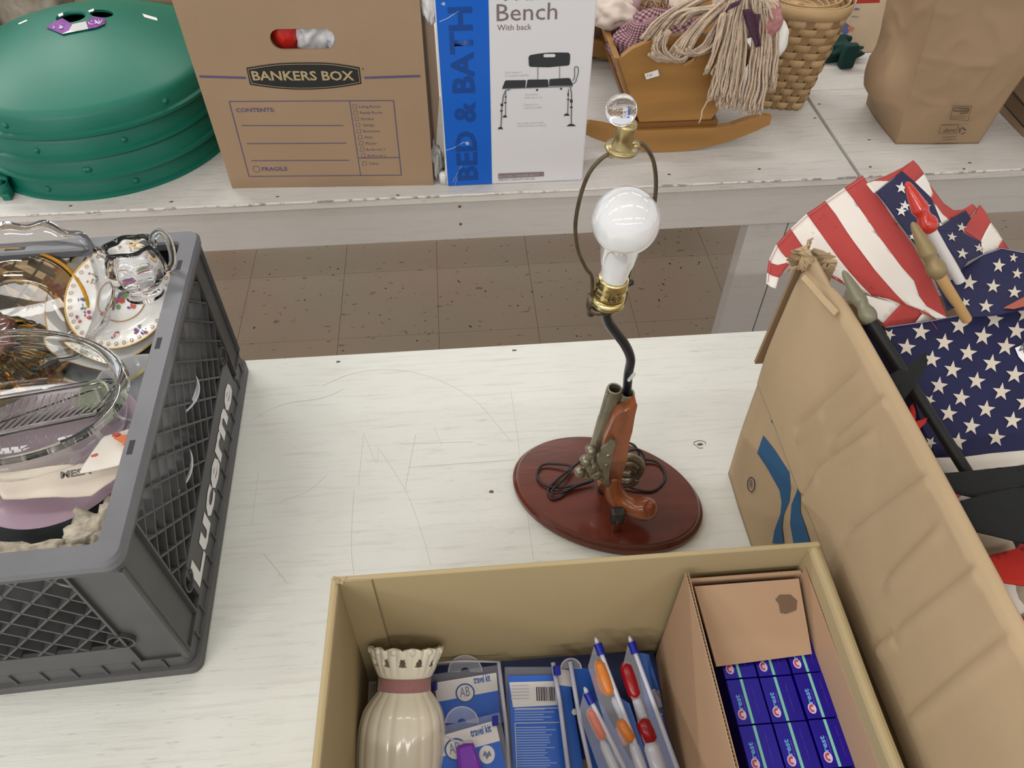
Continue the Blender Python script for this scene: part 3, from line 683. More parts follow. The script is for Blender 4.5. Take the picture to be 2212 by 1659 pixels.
strands(doll, [
    ([(1590, -25), (1510, 0), (1440, 45), (1400, 95)], 30, 22, 1.47, 1.44, (.7, 1)),
    ([(1600, -20), (1530, 30), (1480, 80), (1440, 128), (1410, 112)], 26, 18, 1.46, Fy, (.6, .9)),
    ([(1600, -20), (1545, 25), (1500, 75), (1465, 130), (1425, 110), (1440, 60)], 22, 14, 1.45, Fy, (.8, 1)),
    ([(1590, 10), (1540, 20), (1480, 30), (1450, 60)], 20, 20, 1.45, 1.44, (1, 1)),
    ([(1590, 5), (1555, 60), (1530, 100), (1490, 118), (1470, 100)], 12, 12, 1.44, Fy, (1, 1.2)),
], YARN, 'hair')
strands(doll, [
    ([(1600, -25), (1588, 40), (1572, 120), (1560, 180), (1550, 222)], 34, 24, Fy + .02, Fy - .005, (.5, 1.1)),
    ([(1605, -20), (1600, 50), (1592, 130), (1580, 200), (1572, 236)], 36, 24, Fy + .02, Fy, (.4, 1.1)),
    ([(1570, 30), (1560, 80), (1545, 130), (1530, 165)], 12, 14, Fy + .01, Fy - .005, (.8, 1)),
    ([(1640, 0), (1645, 60), (1640, 130), (1632, 200), (1618, 250)], 40, 24, Fy + .03, Fy, (.7, 1)),
    ([(1660, 20), (1668, 80), (1664, 140), (1655, 205)], 30, 18, Fy + .03, Fy + .01, (.7, 1)),
    ([(1575, 130), (1545, 195), (1522, 225), (1512, 250), (1503, 290)], 1, 1, Fy, Fy - .01, (1, 1)),
    ([(1600, -20), (1640, -5), (1670, 15), (1680, 60)], 20, 16, 1.45, 1.42, (1, .6)),
], YARN, 'hair')
bb = MB()
P_ = [ay(x, y, Fy - .012) for x, y in [(1612, 18), (1640, 22), (1643, 60), (1640, 100), (1628, 62)]]
bb.slab([ay(1604, 22, Fy - .008), ay(1643, 30, Fy - .014), ay(1640, 104, Fy - .012), ay(1634, 98, Fy - .006)][::-1], .002, nu=6, nv=10, fn=lambda u, v: .004 * math.sin(u * 6 + v * 3)); bb.uv = [(i * .013 % 1, i * .031 % 1) for i in range(len(bb.v))]
bb.build('ribbon_tail', mat('plum_ribbon', (.085, .035, .065), .9, var=.4, vscale=300), doll, smooth=True)
bb = MB(); bb.slab([ay(1565, 26, Fy - .004), ay(1598, 10, Fy - .004), ay(1602, 0, Fy - .004), ay(1580, 8, Fy - .002)], .003); bb.build('ribbon_knot', mat('plum_ribbon'), doll)
d2 = thing('rag_doll', 'smaller rag doll in mauve with curly tan hair at the back of the cradle', 'doll', (.42, 1.68, .1))
blob('dress', ay(1395, 28, 1.62), .05, .06, .05, MAUVE, d2, 12, .3, folds=.05)
blob('apron', ay(1325, 28, 1.60), .05, .045, .03, MUSLIN, d2, 15, .4, folds=.06)
blob('head', ay(1470, 12, 1.60), .036, .036, .036, MUSLIN, d2, 16, .1)
b = MB()
for k in range(30):
    c = ay(1415 + random.uniform(-18, 20), 22 + random.uniform(-16, 12), 1.56); r_ = random.uniform(.006, .012); a0 = random.random() * 6
    ax_ = V((random.uniform(-1, 1), random.uniform(-1, 1), random.uniform(-1, 1))).normalized(); M = frame(c, ax_)
    b.tube([M @ V((r_ * math.cos(a0 + t_ * .6), r_ * math.sin(a0 + t_ * .6), t_ * .0012)) for t_ in range(16)], .0019, 5)
o = b.build('hair', YARN2, d2, smooth=True); o['kind'] = 'stuff'

# ================================================================ woven splint basket
WK = [mat('ash_splint', (.43, .28, .135), .6, bump=.15, bscale=60, var=.15, vscale=14), mat('ash_splint_dark', (.30, .185, .085), .6, var=.2, vscale=20), mat('ash_splint_pale', (.52, .35, .18), .6, var=.12, vscale=14)]
bc = V((.757, 1.634, 0)); bk_ = thing('splint_basket', 'tapered woven wood splint basket standing between the cradle and the paper bag', 'basket', bc)
HB = .238; rb, rt = .055, .097; NS = 22
def sq(a, r, e=4):
    return r / ((abs(math.cos(a)) ** e + abs(math.sin(a)) ** e) ** (1 / e))
def bpt(a, z, dr=0, lift=.0005):
    t_ = z / HB; r = rb + (rt - rb) * t_; e = 5 - 2.6 * t_; q = sq(a + .25, r, e) + dr
    return bc + V((q * math.cos(a), q * math.sin(a), z + lift))
for k in range(NS):
    a = 2 * PI * k / NS; b = MB(); vs = []; n = 22
    w_ = .0065
    for i in range(n + 1):
        z = HB * i / n
        rr = .8 + .35 * z / HB
        for s in (-1, 1): 
            vs.append(bpt(a + s * w_ * rr / .075, z, 0))
    b.add(vs, [(2 * i, 2 * i + 1, 2 * i + 3, 2 * i + 2) for i in range(n)]); b.build('stake', WK[1], bk_, solid=.0012)
NR = 12
for j in range(NR):
    z = .004 + j * (HB - .026) / NR; hgt = (HB - .026) / NR * .93; b = MB(); n = NS * 6; vs = []
    for i in range(n):
        a = 2 * PI * i / n; ph = math.cos(a * NS / 2 + (PI if j % 2 else 0)); dr = .0022 * max(-1, min(1, ph * 1.8))
        for s in (0, .5, 1): vs.append(bpt(a + .004 * j, z + hgt * s, dr + (.0004 if s == .5 else 0)))
    fs = []
    for i in range(n):
        i2 = (i + 1) % n
        for s in (0, 1): fs.append((3 * i + s, 3 * i2 + s, 3 * i2 + s + 1, 3 * i + s + 1))
    b.add(vs, fs); b.build('weaver', WK[random.choice([0, 0, 2])], bk_, solid=.0012, smooth=True)
for z0, dr in ((HB - .022, .0045), (HB - .022, -.005)):
    b = MB(); n = 96; vs = []
    for i in range(n):
        a = 2 * PI * i / n
        for s in (0, 1): vs.append(bpt(a, z0 + s * .024, dr))
    b.add(vs, [(2 * i, 2 * ((i + 1) % n), 2 * ((i + 1) % n) + 1, 2 * i + 1) for i in range(n)]); b.build('rim_band', WK[2], bk_, solid=.002, smooth=True)
b = MB(); b.poly([bpt(2 * PI * i / 24, .003, -.004) for i in range(24)]); b.build('basket_bottom', WK[1], bk_, solid=.001)
# wicker fan dish resting in the basket mouth
wd = thing('wicker_plate_holder', 'pale fine wicker plate holder sitting in the mouth of the splint basket', 'basket', bc + V((0, 0, HB - .03)))
for k in range(60):
    a = 2 * PI * k / 60
    MB().tube([bc + V((math.cos(a) * r, math.sin(a) * r, HB - .03 + h)) for r, h in ((.008, .0), (.045, .002), (.068, .012), (.078, .028))], .0009, 4).build('spoke', WK[2], wd)
for r, h in ((.01, .001), (.03, .0012), (.045, .003), (.055, .0065), (.068, .0125), (.074, .02), (.079, .0285), (.0795, .031)):
    MB().tube([bc + V((math.cos(a) * r, math.sin(a) * r, HB - .03 + h + .001 * math.sin(a * 30))) for a in [k * 2 * PI / 60 for k in range(60)]], .0014, 5, closed=True).build('wicker_ring', WK[2], wd)

# ================================================================ printed board and dark green cloth behind the basket
t = thing('printed_play_mat', 'cream coloured children\'s printed board with a red top border, behind the basket', 'board', (1.05, 1.95, 0))
O = az(1800, 150) + V((0, .06, 0)); O.z = 0.001; yb = O.y + .02
n_ = V((0, -1, .5)).normalized(); up_ = V((0, .5, 1)).normalized()
def pp(px, py, e=0): return apl(px, py, V((0, yb, 0)), n_) + n_ * e
b0 = pp(1690, 150); b1 = pp(1960, 140); 
b0.z = b1.z = .002; b0.y = b1.y = yb
MB().slab([b0, b1, b1 + up_ * .34, b0 + up_ * .34], .004).build('board', mat('cream_print', (.80, .66, .48), .6, var=.1, vscale=10), t)
MB().poly([pp(1820, 9, .001), pp(1900, 6, .001), pp(1900, -40, .001), pp(1820, -40, .001)]).build('red_border', mat('red_print', (.55, .05, .04), .6), t)
cols = {'b': (.16, .20, .48), 'o': (.72, .28, .17), 'g': (.28, .45, .12), 'k': (.35, .36, .45), 'y': (.62, .60, .30)}
def patchp(cx, cy, rx, ry, c, seed):
    random.seed(seed)
    MB().poly([pp(cx + rx * math.cos(a) * random.uniform(.55, 1.1), cy + ry * math.sin(a) * random.uniform(.55, 1.1), .0012 + seed * .00002) for a in [k * PI / 6 for k in range(12)]]).build('printed_shape', mat('print_' + c, cols[c], .6), t)
for a in ((1823, 62, 13, 18, 'b', 1), (1838, 62, 8, 8, 'o', 2), (1828, 88, 16, 9, 'o', 3), (1808, 101, 11, 7, 'g', 4), (1832, 102, 16, 5, 'k', 5), (1812, 80, 8, 3, 'k', 6), (1846, 36, 12, 2, 'k', 7), (1850, 20, 10, 3, 'b', 8), (1795, 110, 14, 5, 'y', 9)): patchp(*a)
random.seed(11)
GC = mat('dark_green_cloth', (.006, .045, .04), .85, bump=.5, bscale=60)
g = blob('green_cloth', az(1800, 140) + V((0, .035, .02)), .075, .03, .027, GC, None, 20, .5); tag(g, 'dark green folded cloth on the table between the basket and the paper bag', 'cloth')
g = MB().box(-.018, .018, -.012, .012, 0, .058, M=Matrix.Translation(az(1824, 146) + V((0, .0, .001)))).build('green_pouch', GC, bevel=.006, smooth=True); tag(g, 'small upright dark green padded pouch beside the paper bag', 'pouch')

# ================================================================ brown paper bag
q0 = az(1934, 312); q1 = az(2112, 310); q2 = az(1850, 175)
PB = thing('paper_bag', 'large creased brown paper grocery bag with small recycling print', 'bag', (q0 + q1) / 2)
HBg = .37; bx = [q0, q1, q1 + V((.015, .17, 0)), V((q0.x + .005, q0.y + .175, 0))]
flare = [V((-.045, .0, HBg)), V((.045, -.02, HBg)), V((.06, .02, HBg)), V((-.075, -.02, HBg))]
BCR = [[(740, 450), (1000, 490), (1300, 520), (1450, 520)], [(740, 450), (790, 640), (860, 780), (1000, 830), (1110, 835)], [(690, 790), (770, 800), (860, 830)], [(920, 570), (850, 640), (825, 720)], [(690, 1120), (600, 760), (560, 380), (600, 0)], [(760, 990), (740, 1060), (790, 1090)], [(1210, 620), (1180, 800)], [(1000, 60), (1040, 130), (1180, 150)]]
_bn = (q1 - q0).cross(UZ).normalized()
if _bn.y > 0: _bn = -_bn
BCR = [[apl(1740 + x / 3.606, y / 3.606, q0 + _bn * .02, _bn) for x, y in L] for L in BCR]
def bagcrease(p, i):
    if i != 0: return 0
    s = 0
    for L in BCR:
        for a, b_ in zip(L, L[1:]):
            ab = b_ - a; w_ = p - a; w_ = V((w_.x, 0, w_.z)); ab = V((ab.x, 0, ab.z)); t_ = max(0, min(1, w_.dot(ab) / ab.length_squared)); d = (w_ - ab * t_).length
            if d < .012: s = max(s, .0028 * (1 - d / .012) ** 1.5)
    return s
def bagf(u, v):
    s = (u * 4) % 4; i = int(s) % 4; f = s - int(s)
    lo = bx[i] * (1 - f) + bx[(i + 1) % 4] * f; up = (bx[i] + flare[i]) * (1 - f) + (bx[(i + 1) % 4] + flare[(i + 1) % 4]) * f
    p = lo * (1 - v) + up * v; cen = (bx[0] + bx[2]) / 2 + V((.01 * v, 0, 0)); d = p - cen; d.z = 0; d.normalize()
    edge = math.sin(PI * f)
    bul = (.012 * math.sin(PI * min(1, v * 1.3)) * edge) if i != 3 else .050 * math.exp(-((v - .27) / .18) ** 2) * edge
    nz = noise.noise(V((p.x * 9, p.y * 9, p.z * 11))); rd = 1 - abs(noise.noise(V((p.x * 17 + 5, p.y * 17, p.z * 13)))) * 2.2
    p = p + d * (bul + .004 * nz + .004 * (max(0, rd) ** 2 - .5) * (.3 + .7 * edge) * min(1, v * 6) + bagcrease(p, i))
    return V((p.x, p.y, p.z + .0008))
MB().grid(bagf, 160, 70, closeu=True).build('bag_body', KRAFT, PB, solid=.0006, smooth=True)
MB().poly([p + V((0, 0, .0012)) for p in bx]).build('bag_bottom', KRAFT, PB, solid=.0006)
bn = (q1 - q0).cross(UZ).normalized(); 
if bn.y > 0: bn = -bn
KINK = mat('brown_ink', (.10, .065, .04), .8)
def bp(px, py, e=.018): return apl(px, py, q0, bn) + bn * e
BI = lambda px, py: bp(px, py)
z5 = lambda x, y: (1740 + x / 3.606, y / 3.606)
bu = (q1 - q0).normalized(); bv = V((.0, -.02, 1)).normalized()
pr = MB()
def pl_(pts, w_=.0005):
    for p, q in zip(pts, pts[1:]): pr.tube([BI(*z5(*p)), BI(*z5(*q))], w_, 4)
pl_([(1125, 790), (1265, 795), (1240, 905), (1100, 895), (1125, 790)]); pl_([(1030, 940), (1170, 935)], .0009); pl_([(1025, 950), (1010, 1003), (1150, 1005), (1165, 945)])
pl_([(1045, 1035), (1150, 1030)], .0006); pl_([(1040, 1055), (1155, 1050)], .0006); pl_([(985, 1082), (1165, 1082)], .0009); pl_([(1110, 870), (1230, 870)], .0005); pl_([(1105, 885), (1225, 887)], .0005)
pl_([(1120, 820), (1150, 805), (1245, 812), (1235, 845), (1180, 850)], .0011); pl_([(1130, 830), (1235, 830)], .0013)
for k in range(3):
    a = k * 2 * PI / 3 + .5; c_ = (1195, 985)
    pl_([(c_[0] + 26 * math.cos(a), c_[1] + 26 * math.sin(a)), (c_[0] + 26 * math.cos(a + 1.4), c_[1] + 26 * math.sin(a + 1.4))], .0014)
pr.build('printed_marks', KINK, PB)
text('duro', BI(*z5(1045, 992)), bu, bv, .009, KINK, PB, eps=.001, bold=.02)

# ================================================================ brown carton at the right edge
t = thing('carton', 'brown carton with a printed dark frame at the right edge of the photo', 'box', (1.4, 1.5, 0))
xr = 1.243
MB().box(xr, xr + .32, 1.33, 1.84, .0005, .28).build('carton_body', CARD_BANK, t, bevel=.003)
def rp(px, py): p = ax(px, py, xr - .0006); return p
z5b = z5
fr_ = MB()
for p, q in (((1565, 655), (1500, 760)), ((1500, 760), (1702, 990)), ((1565, 655), (1702, 820))): 
    fr_.tube([rp(*z5(*p)), rp(*z5(*q))], .0018, 4)
fr_.build('printed_frame', BLACK, t)
MB().poly([rp(*z5(*p)) + V((.0003, 0, 0)) for p in [(1568, 672), (1515, 760), (1702, 975), (1702, 830)]]).build('printed_panel', mat('dark_brown_ink', (.20, .13, .075), .8), t)
# ================================================================ grey milk crate
K = V((-.332, .374, 0)); e1 = V((-.016, .487, 0)).normalized(); e2 = V((e1.y, -e1.x, 0)); CWX, CLY, CH = .33, .487, .268
def kp(x, y, z): return K + e2 * x + e1 * y + UZ * z
MK = Matrix((e2, e1, UZ)).transposed().to_4x4(); MK.translation = K
ck = thing('milk_crate', 'grey plastic lattice milk crate with white lettering, full of glass and china', 'crate', K)
def rr(x0, x1, y0, y1, r, n=6):
    out = []
    for cx, cy, a0 in ((x1 - r, y1 - r, 0), (x0 + r, y1 - r, PI / 2), (x0 + r, y0 + r, PI), (x1 - r, y0 + r, 1.5 * PI)):
        out += [(cx + r * math.cos(a0 + k * PI / 2 / n), cy + r * math.sin(a0 + k * PI / 2 / n)) for k in range(n + 1)]
    return out
def ring(b, prof, x0=-CWX, x1=0, y0=0, y1=CLY, mi=0, closed=True):
    """prof: list of (inset, z, cornerR)"""
    vs = []; n = None
    for ins, z, r in prof:
        L = rr(x0 + ins, x1 - ins, y0 + ins, y1 - ins, max(.001, r)); n = len(L)
        vs += [kp(x, y, z) for x, y in L]
    fs = []; m_ = len(prof)
    for j in range(m_ if closed else m_ - 1):
        j2 = (j + 1) % m_
        for i in range(n): fs.append((j * n + i, j * n + (i + 1) % n, j2 * n + (i + 1) % n, j2 * n + i))
    b.add(vs, fs, mi)
RIMG = mat('lighter_grey_rim', (.135, .139, .155), .4, bump=.1, bscale=30, var=.15, vscale=14)  # rim coloured lighter than the crate walls
b = MB(); ring(b, [(-.004, CH - .014, .016), (-.005, CH - .004, .017), (-.002, CH, .015), (.018, CH, .008), (.020, CH - .003, .007), (.018, CH - .014, .008)]); b.build('rim', RIMG, ck, smooth=True, auto=40)
b = MB(); ring(b, [(-.001, CH - .024, .012), (-.001, CH - .015, .012), (.006, CH - .015, .01), (.006, CH - .024, .01)]); b.build('rim_lip', GREY, ck)
b = MB(); ring(b, [(-.001, .001, .012), (-.003, .004, .013), (-.003, .020, .013), (.003, .022, .010), (.006, .02, .01), (.006, .001, .01)]); b.build('base_flange', GREY, ck, smooth=True, auto=40)
b = MB(); b.box(-CWX + .05, -.055, .001, .006, .0445, .082, M=MK); ring(b, [(.001, .022, .012), (.001, .044, .012), (.006, .044, .01), (.006, .022, .01)]); b.build('lower_band', GREY, ck)
b = MB(); b.box(-CWX + .006, -.006, .006, CLY - .006, .006, .010, M=MK); b.build('crate_floor', GREY, ck)
# letter band, right side
b = MB(); b.box(-.006, -.001, .075, CLY - .07, .0445, .098, M=MK); b.build('letter_band', GREY, ck)
for y0 in range(14):
    MB().box(-.0025, .0012, .03 + y0 * .033, .032 + y0 * .033, .0225, .040, M=MK).build('flange_rib', GREY, ck)
for x0 in range(9):
    MB().box(-.03 - x0 * .033, -.032 - x0 * .033, -.0012, .0025, .0225, .043, M=MK).build('flange_rib', GREY, ck)
# corner posts
def post(cx, cy, sx, sy):
    for (ax0, ax1, ay0, ay1) in ((cx - .001 * sx, cx - .052 * sx, cy - .004 * sy, cy - .008 * sy), (cx - .004 * sx, cx - .008 * sx, cy - .001 * sy, cy - .052 * sy)):
        MB().box(ax0, ax1, ay0, ay1, .0445, CH - .0245, M=MK).build('corner_panel', GREY, ck)
    for w_ in (.001, .052):
        MB().box(cx - w_ * sx, cx - (w_ + .003) * sx, cy + .0005 * sy, cy - .010 * sy, .0445, CH - .0245, M=MK).build('corner_rib', GREY, ck)
        if w_ > .01: MB().box(cx + .0005 * sx, cx - .010 * sx, cy - w_ * sy, cy - (w_ + .003) * sy, .0445, CH - .0245, M=MK).build('corner_rib', GREY, ck)
for cx, cy, sx, sy in ((0, 0, 1, -1), (0, CLY, 1, 1), (-CWX, 0, -1, -1), (-CWX, CLY, -1, 1)): post(cx, cy, sx, sy)
# lattices
def lattice(O, du, dn, L, z0, z1, u0, step=.036):
    """diamond lattice in the plane spanned by du and z"""
    b = MB(); d = .011; t_ = .0013
    def bar(ua, za, ub, zb):
        P = O + du * ua + UZ * za; Q = O + du * ub + UZ * zb; dd = (Q - P); 
        if dd.length < .006: return
        dd.normalize(); s = dd.cross(dn).normalized() * t_
        vs = [P - s, P + s, Q + s, Q - s]; vs += [v - dn * d for v in vs]
        b.add(vs, [(0, 1, 2, 3), (7, 6, 5, 4), (0, 4, 5, 1), (1, 5, 6, 2), (2, 6, 7, 3), (3, 7, 4, 0)])
    h = z1 - z0
    k = -h
    while k < L:
        a0, a1 = max(0, -k), min(h, L - k)
        if a1 > a0: bar(u0 + k + a0, z0 + a0, u0 + k + a1, z0 + a1)
        k2 = k + h
        a0, a1 = max(0, k2 - L), min(h, k2)
        if a1 > a0: bar(u0 + k2 - a0, z0 + a0, u0 + k2 - a1, z0 + a1)
        k += step
    return b
lattice(kp(-.0015, 0, 0), e1, e2, CLY - .11, .0985, CH - .0245, .055).build('lattice_side', GREY, ck)
lattice(kp(-CWX + .0015, 0, 0), e1, -e2, CLY - .11, .0445, CH - .0245, .055).build('lattice_side', GREY, ck)
lattice(kp(-CWX, .0015, 0), e2, -e1, CWX - .11, .0825, CH - .0245, .055).build('lattice_side', GREY, ck)
lattice(kp(-CWX, CLY - .0015, 0), e2, e1, CWX - .11, .0445, CH - .0245, .055).build('lattice_side', GREY, ck)
for (x, y, ax_, z) in ((.0, .072, e2, .088), (.0, CLY - .075, e2, .105), (-.055, 0, -e1, .10), (-.275, 0, -e1, .10)):
    M = frame(kp(x, y, z) - ax_ * .012, ax_)
    MB().lathe([(.0125, 0), (.0145, 0), (.0145, .0135), (.0125, .0135), (.0125, 0)], 24, M=M).build('round_socket', GREY, ck, smooth=True, auto=40)
    MB().lathe([(.0001, .001), (.0124, .001)], 24, M=M).build('socket_back', mat('socket_dark', (.04, .04, .042), .6), ck)
for y0 in (.12, .27, .41):
    MB().box(-.014, -.0085, y0, y0 + .018, CH - .004, CH + .0003, M=MK).build('rim_slot', BLACK, ck)
MB().box(-.24, -.215, CLY - .014, CLY - .0085, CH - .004, CH + .0003, M=MK).build('rim_slot', BLACK, ck)
text('Lucerne', kp(-.001, .083, .049), e1, UZ, .036, mat('white_stamp', (.75, .75, .74), .6), ck, width=.315, bold=.035, eps=.0006)

# ================================================================ crate contents
def glass(name, c, ior=1.46, rough=0.0):
    return mat(name, c, rough, trans=1, ior=ior)
CLR = glass('clear_glass', (.96, .98, .965)); AMB = glass('amber_glass', (1.0, .70, .18), rough=.03); CLR2 = glass('clear_pressed_glass', (.97, .97, .98), 1.5)
PORC = mat('white_porcelain', (.78, .78, .76), .18, spec=.6, coat=.3); GOLD = mat('gold_rim', (.62, .40, .12), .35, metal=.6)
def tilt(c, n, spin=0): return frame(c, n) @ Matrix.Rotation(spin, 4, 'Z')
def plate(name, label, c, n, r, rimh=.012, m_=PORC, group=None, rim=GOLD, scal=0, wellr=.6, cat='plate', seg=96):
    t = thing(name, label, cat, c, group); M = tilt(c, n)
    rad = (lambda a, i: 1 + scal * abs(math.sin(a * 6))) if scal else None
    prof = [(.0001, 0), (r * wellr, 0), (r * (wellr + .07), .003), (r, rimh), (r, rimh + .0016), (r * (wellr + .06), .0052), (r * wellr, .0022), (.0001, .0022)]
    MB().lathe(prof, seg, M=M, rad=rad).build('dish', m_, t, smooth=True, auto=50)
    if rim: MB().tube([M @ V((r * (1 + (scal * abs(math.sin(a * 6)) if scal else 0)) * math.cos(a), r * (1 + (scal * abs(math.sin(a * 6)) if scal else 0)) * math.sin(a), rimh + .001)) for a in [k * 2 * PI / seg for k in range(seg)]], .0012, 6, closed=True).build('painted_rim', rim, t, smooth=True)
    return t, M
def zpl(r, R, rimh, wellr):      # plate top surface height
    if r < R * wellr: return .0024
    f = (r - R * wellr) / (R * (1 - wellr)); return .0024 + f * (rimh - .0004) + .0012
FL = {'r': mat('flower_red', (.50, .07, .05), .4), 'p': mat('flower_plum', (.28, .05, .14), .4), 'g': mat('leaf_green', (.16, .28, .08), .4), 'y': mat('flower_yellow', (.62, .45, .08), .4),
      'b': mat('flower_blue', (.10, .10, .32), .4), 'o': mat('flower_orange', (.70, .17, .06), .4), 'k': mat('brown_paint', (.14, .08, .05), .5)}
def flower(t, M, x, y, s, keys, R, rimh, wellr, n=14, seed=0):
    rnd = random.Random(seed + int(x * 9999) + int(y * 7777)); by = {}
    for k in range(n):
        a = rnd.random() * 2 * PI; q = s * rnd.random() ** .6; cx = x + q * math.cos(a); cy = y + q * math.sin(a)
        b = by.setdefault(rnd.choice(keys), MB()); rr_ = s * rnd.uniform(.14, .34); a0 = rnd.random() * 6; el = rnd.uniform(.4, 1)
        z = zpl(math.hypot(cx, cy), R, rimh, wellr) + .0006 + k * .00002
        b.poly([M @ V((cx + rr_ * (math.cos(w_) * math.cos(a0) - el * math.sin(w_) * math.sin(a0)), cy + rr_ * (math.cos(w_) * math.sin(a0) + el * math.sin(w_) * math.cos(a0)), z)) for w_ in [i * PI / 3 for i in range(6)]])
    for k_, b in by.items(): b.build('painted_flower', FL[k_], t, recalc=False)

# large clear glass platter at the back
def scal_plate(name, label, c, n, rx, ry, depth, m_, waves, amp, cat='platter', wav2=0):
    t = thing(name, label, cat, c); M = tilt(c, n); b = MB(); N = 120; rows = [(0.001, 0), (.55, 0), (.66, .12), (.8, .55), (.93, .92), (1, 1), (1.0, 1.12), (.9, 1.03), (.78, .68), (.64, .26), (.54, .12), (.001, .12)]
    vs = []
    for f, h in rows:
        for k in range(N):
            a = 2 * PI * k / N; w_ = 1 + amp * math.cos(a * waves) * max(0, (f - .55)) / .45
            vs.append(M @ V((rx * f * w_ * math.cos(a), ry * f * w_ * math.sin(a), depth * h + wav2 * math.cos(a * waves) * max(0, f - .6))))
    b.add(vs, [(j * N + k, j * N + (k + 1) % N, (j + 1) * N + (k + 1) % N, (j + 1) * N + k) for j in range(len(rows) - 1) for k in range(N)])
    b.build('glass_body', m_, t, smooth=True); return t, M
scal_plate('glass_platter', 'large clear scalloped glass platter at the back left of the crate', kp(-.215, .430, .215), (.0, -.5, .86), .118, .100, .026, CLR2, 14, .03, wav2=.006)
scal_plate('amber_plate', 'amber glass plate with a yellow edge leaning in front of the clear platter', kp(-.238, .415, .200), (-.03, -.60, .8), .100, .090, .014, mat('smoky_amber', (.80, .62, .36), .0, trans=1, ior=1.45), 1, 0)
tt = bpy.data.objects['amber_plate']
Mx = tilt(kp(-.238, .415, .200), (-.03, -.60, .8))
MB().tube([Mx @ V((.100 * math.cos(a), .090 * math.sin(a), .0152)) for a in [k * 2 * PI / 80 for k in range(80)]], .0026, 8, closed=True).build('amber_rim', mat('bright_amber', (.80, .40, .01), .1, trans=.6), tt, smooth=True)
# amber ribbed compote
am = thing('amber_compote', 'amber pressed glass jar with ribbed sides and purple brown knob lid at the left edge', 'glassware', kp(-.255, .27, .1))
cA = kp(-.262, .375, .028); MA = frame(cA, (.05, -.10, 1))
pr_ = [(.03, 0), (.06, .01), (.083, .05), (.088, .10), (.083, .14), (.07, .165), (.05, .185), (.03, .195), (.026, .192), (.045, .18), (.066, .16), (.079, .138), (.084, .10), (.079, .05), (.056, .014), (.03, .004)]
MB().lathe(pr_, 120, M=MA, rad=lambda a, i: 1 + .022 * math.sin(a * 20 + i * .35)).build('ribbed_body', AMB, am, smooth=True)
MB().lathe([(.0001, .004), (.028, .004), (.03, .0)], 40, M=MA).build('foot', AMB, am, smooth=True)
MB().lathe([(.02, .192), (.034, .198), (.042, .204), (.036, .211), (.018, .213), (.009, .220), (.02, .228), (.027, .236), (.02, .244), (.0001, .248)], 60, M=MA, rad=lambda a, i: 1 + .06 * math.sin(a * 9 + i)).build('knob_lid', mat('carnival_glass', (.22, .07, .055), .12, trans=.35, ior=1.5, coat=.6), am, smooth=True)
# plates
t, M = plate('bird_plate', 'dark rimmed plate painted with a bird scene, lowest of the leaning plates', kp(-.128, .415, .185), (-.12, -.40, .9), .104, .016, mat('smoky_porcelain', (.20, .225, .235), .2, spec=.6), rim=mat('floral_edge', (.62, .55, .22), .4, var=.6, vscale=90), scal=.02)
MB().lathe([(.089, .0128), (.1035, .0182)], 96, M=M, rad=lambda a, i: 1 + .02 * abs(math.sin(a * 6))).build('floral_border', mat('chintz_border', (.68, .62, .34), .35, col2=(.45, .16, .20), vscale=75, thr=(.42, .5)), t, smooth=True)
MB().lathe([(.0001, .0029), (.06, .0029)], 48, M=M).build('sky_glaze', mat('pale_blue_glaze', (.36, .46, .50), .2, col2=(.16, .19, .20), vscale=22), t, smooth=True)
def wells(t, M, pts, c_, z=.0035): MB().poly([M @ V((x, y, z)) for x, y in pts]).build('painted_bird', c_, t)
wells(t, M, [(-.055, -.005), (-.035, .004), (-.005, -.004), (.012, -.018), (-.01, -.02), (-.035, -.012)], mat('bird_orange', (.55, .22, .05), .4))
wells(t, M, [(-.03, -.02), (.02, -.03), (.05, -.045), (-.005, -.05)], FL['g'], .0038)
t, M = plate('gold_edged_plate', 'white porcelain plate with a gold edge and one red flower, under the floral saucer', kp(-.112, .420, .207), (-.10, -.42, .9), .086, .013)
flower(t, M, -.068, .022, .012, 'rro', .086, .013, .6, 22)
t, M = plate('floral_saucer', 'white floral saucer with scrolled gold border lying on the gold edged plate', kp(-.094, .412, .224), (-.08, -.46, .9), .070, .011)
R_ = .070
for x, y, s, k_ in ((0, 0, .021, 'gpgbr'), (-.045, .034, .008, 'pgr'), (-.012, .050, .009, 'ygy'), (-.057, -.004, .009, 'bgb'), (-.052, -.025, .01, 'pbr'), (-.005, -.058, .006, 'rp'), (.035, -.052, .011, 'pgb'), (.048, .0, .009, 'bgp'), (.04, .04, .008, 'rpg'), (-.022, -.022, .007, 'ry')):
    flower(t, M, x * .875, y * .875, s * .9, k_, R_, .011, .6, 20 if s > .015 else 12)
b = MB()
b.tube([M @ V((.031 * math.cos(a), .031 * math.sin(a), .0028)) for a in [k * PI / 30 for k in range(60)]], .0008, 4, closed=True)
for k in range(40):
    a = k * PI / 20
    b.tube([M @ V(((.0640 + .0026 * math.cos(q)) * math.cos(a + .03 * math.sin(q)), (.0640 + .0026 * math.cos(q)) * math.sin(a + .03 * math.sin(q)), .0118)) for q in [i * PI / 3 for i in range(6)]], .0005, 4, closed=True)
b.build('gold_scrolls', mat('gold_paint', (.50, .30, .14), .4), t)
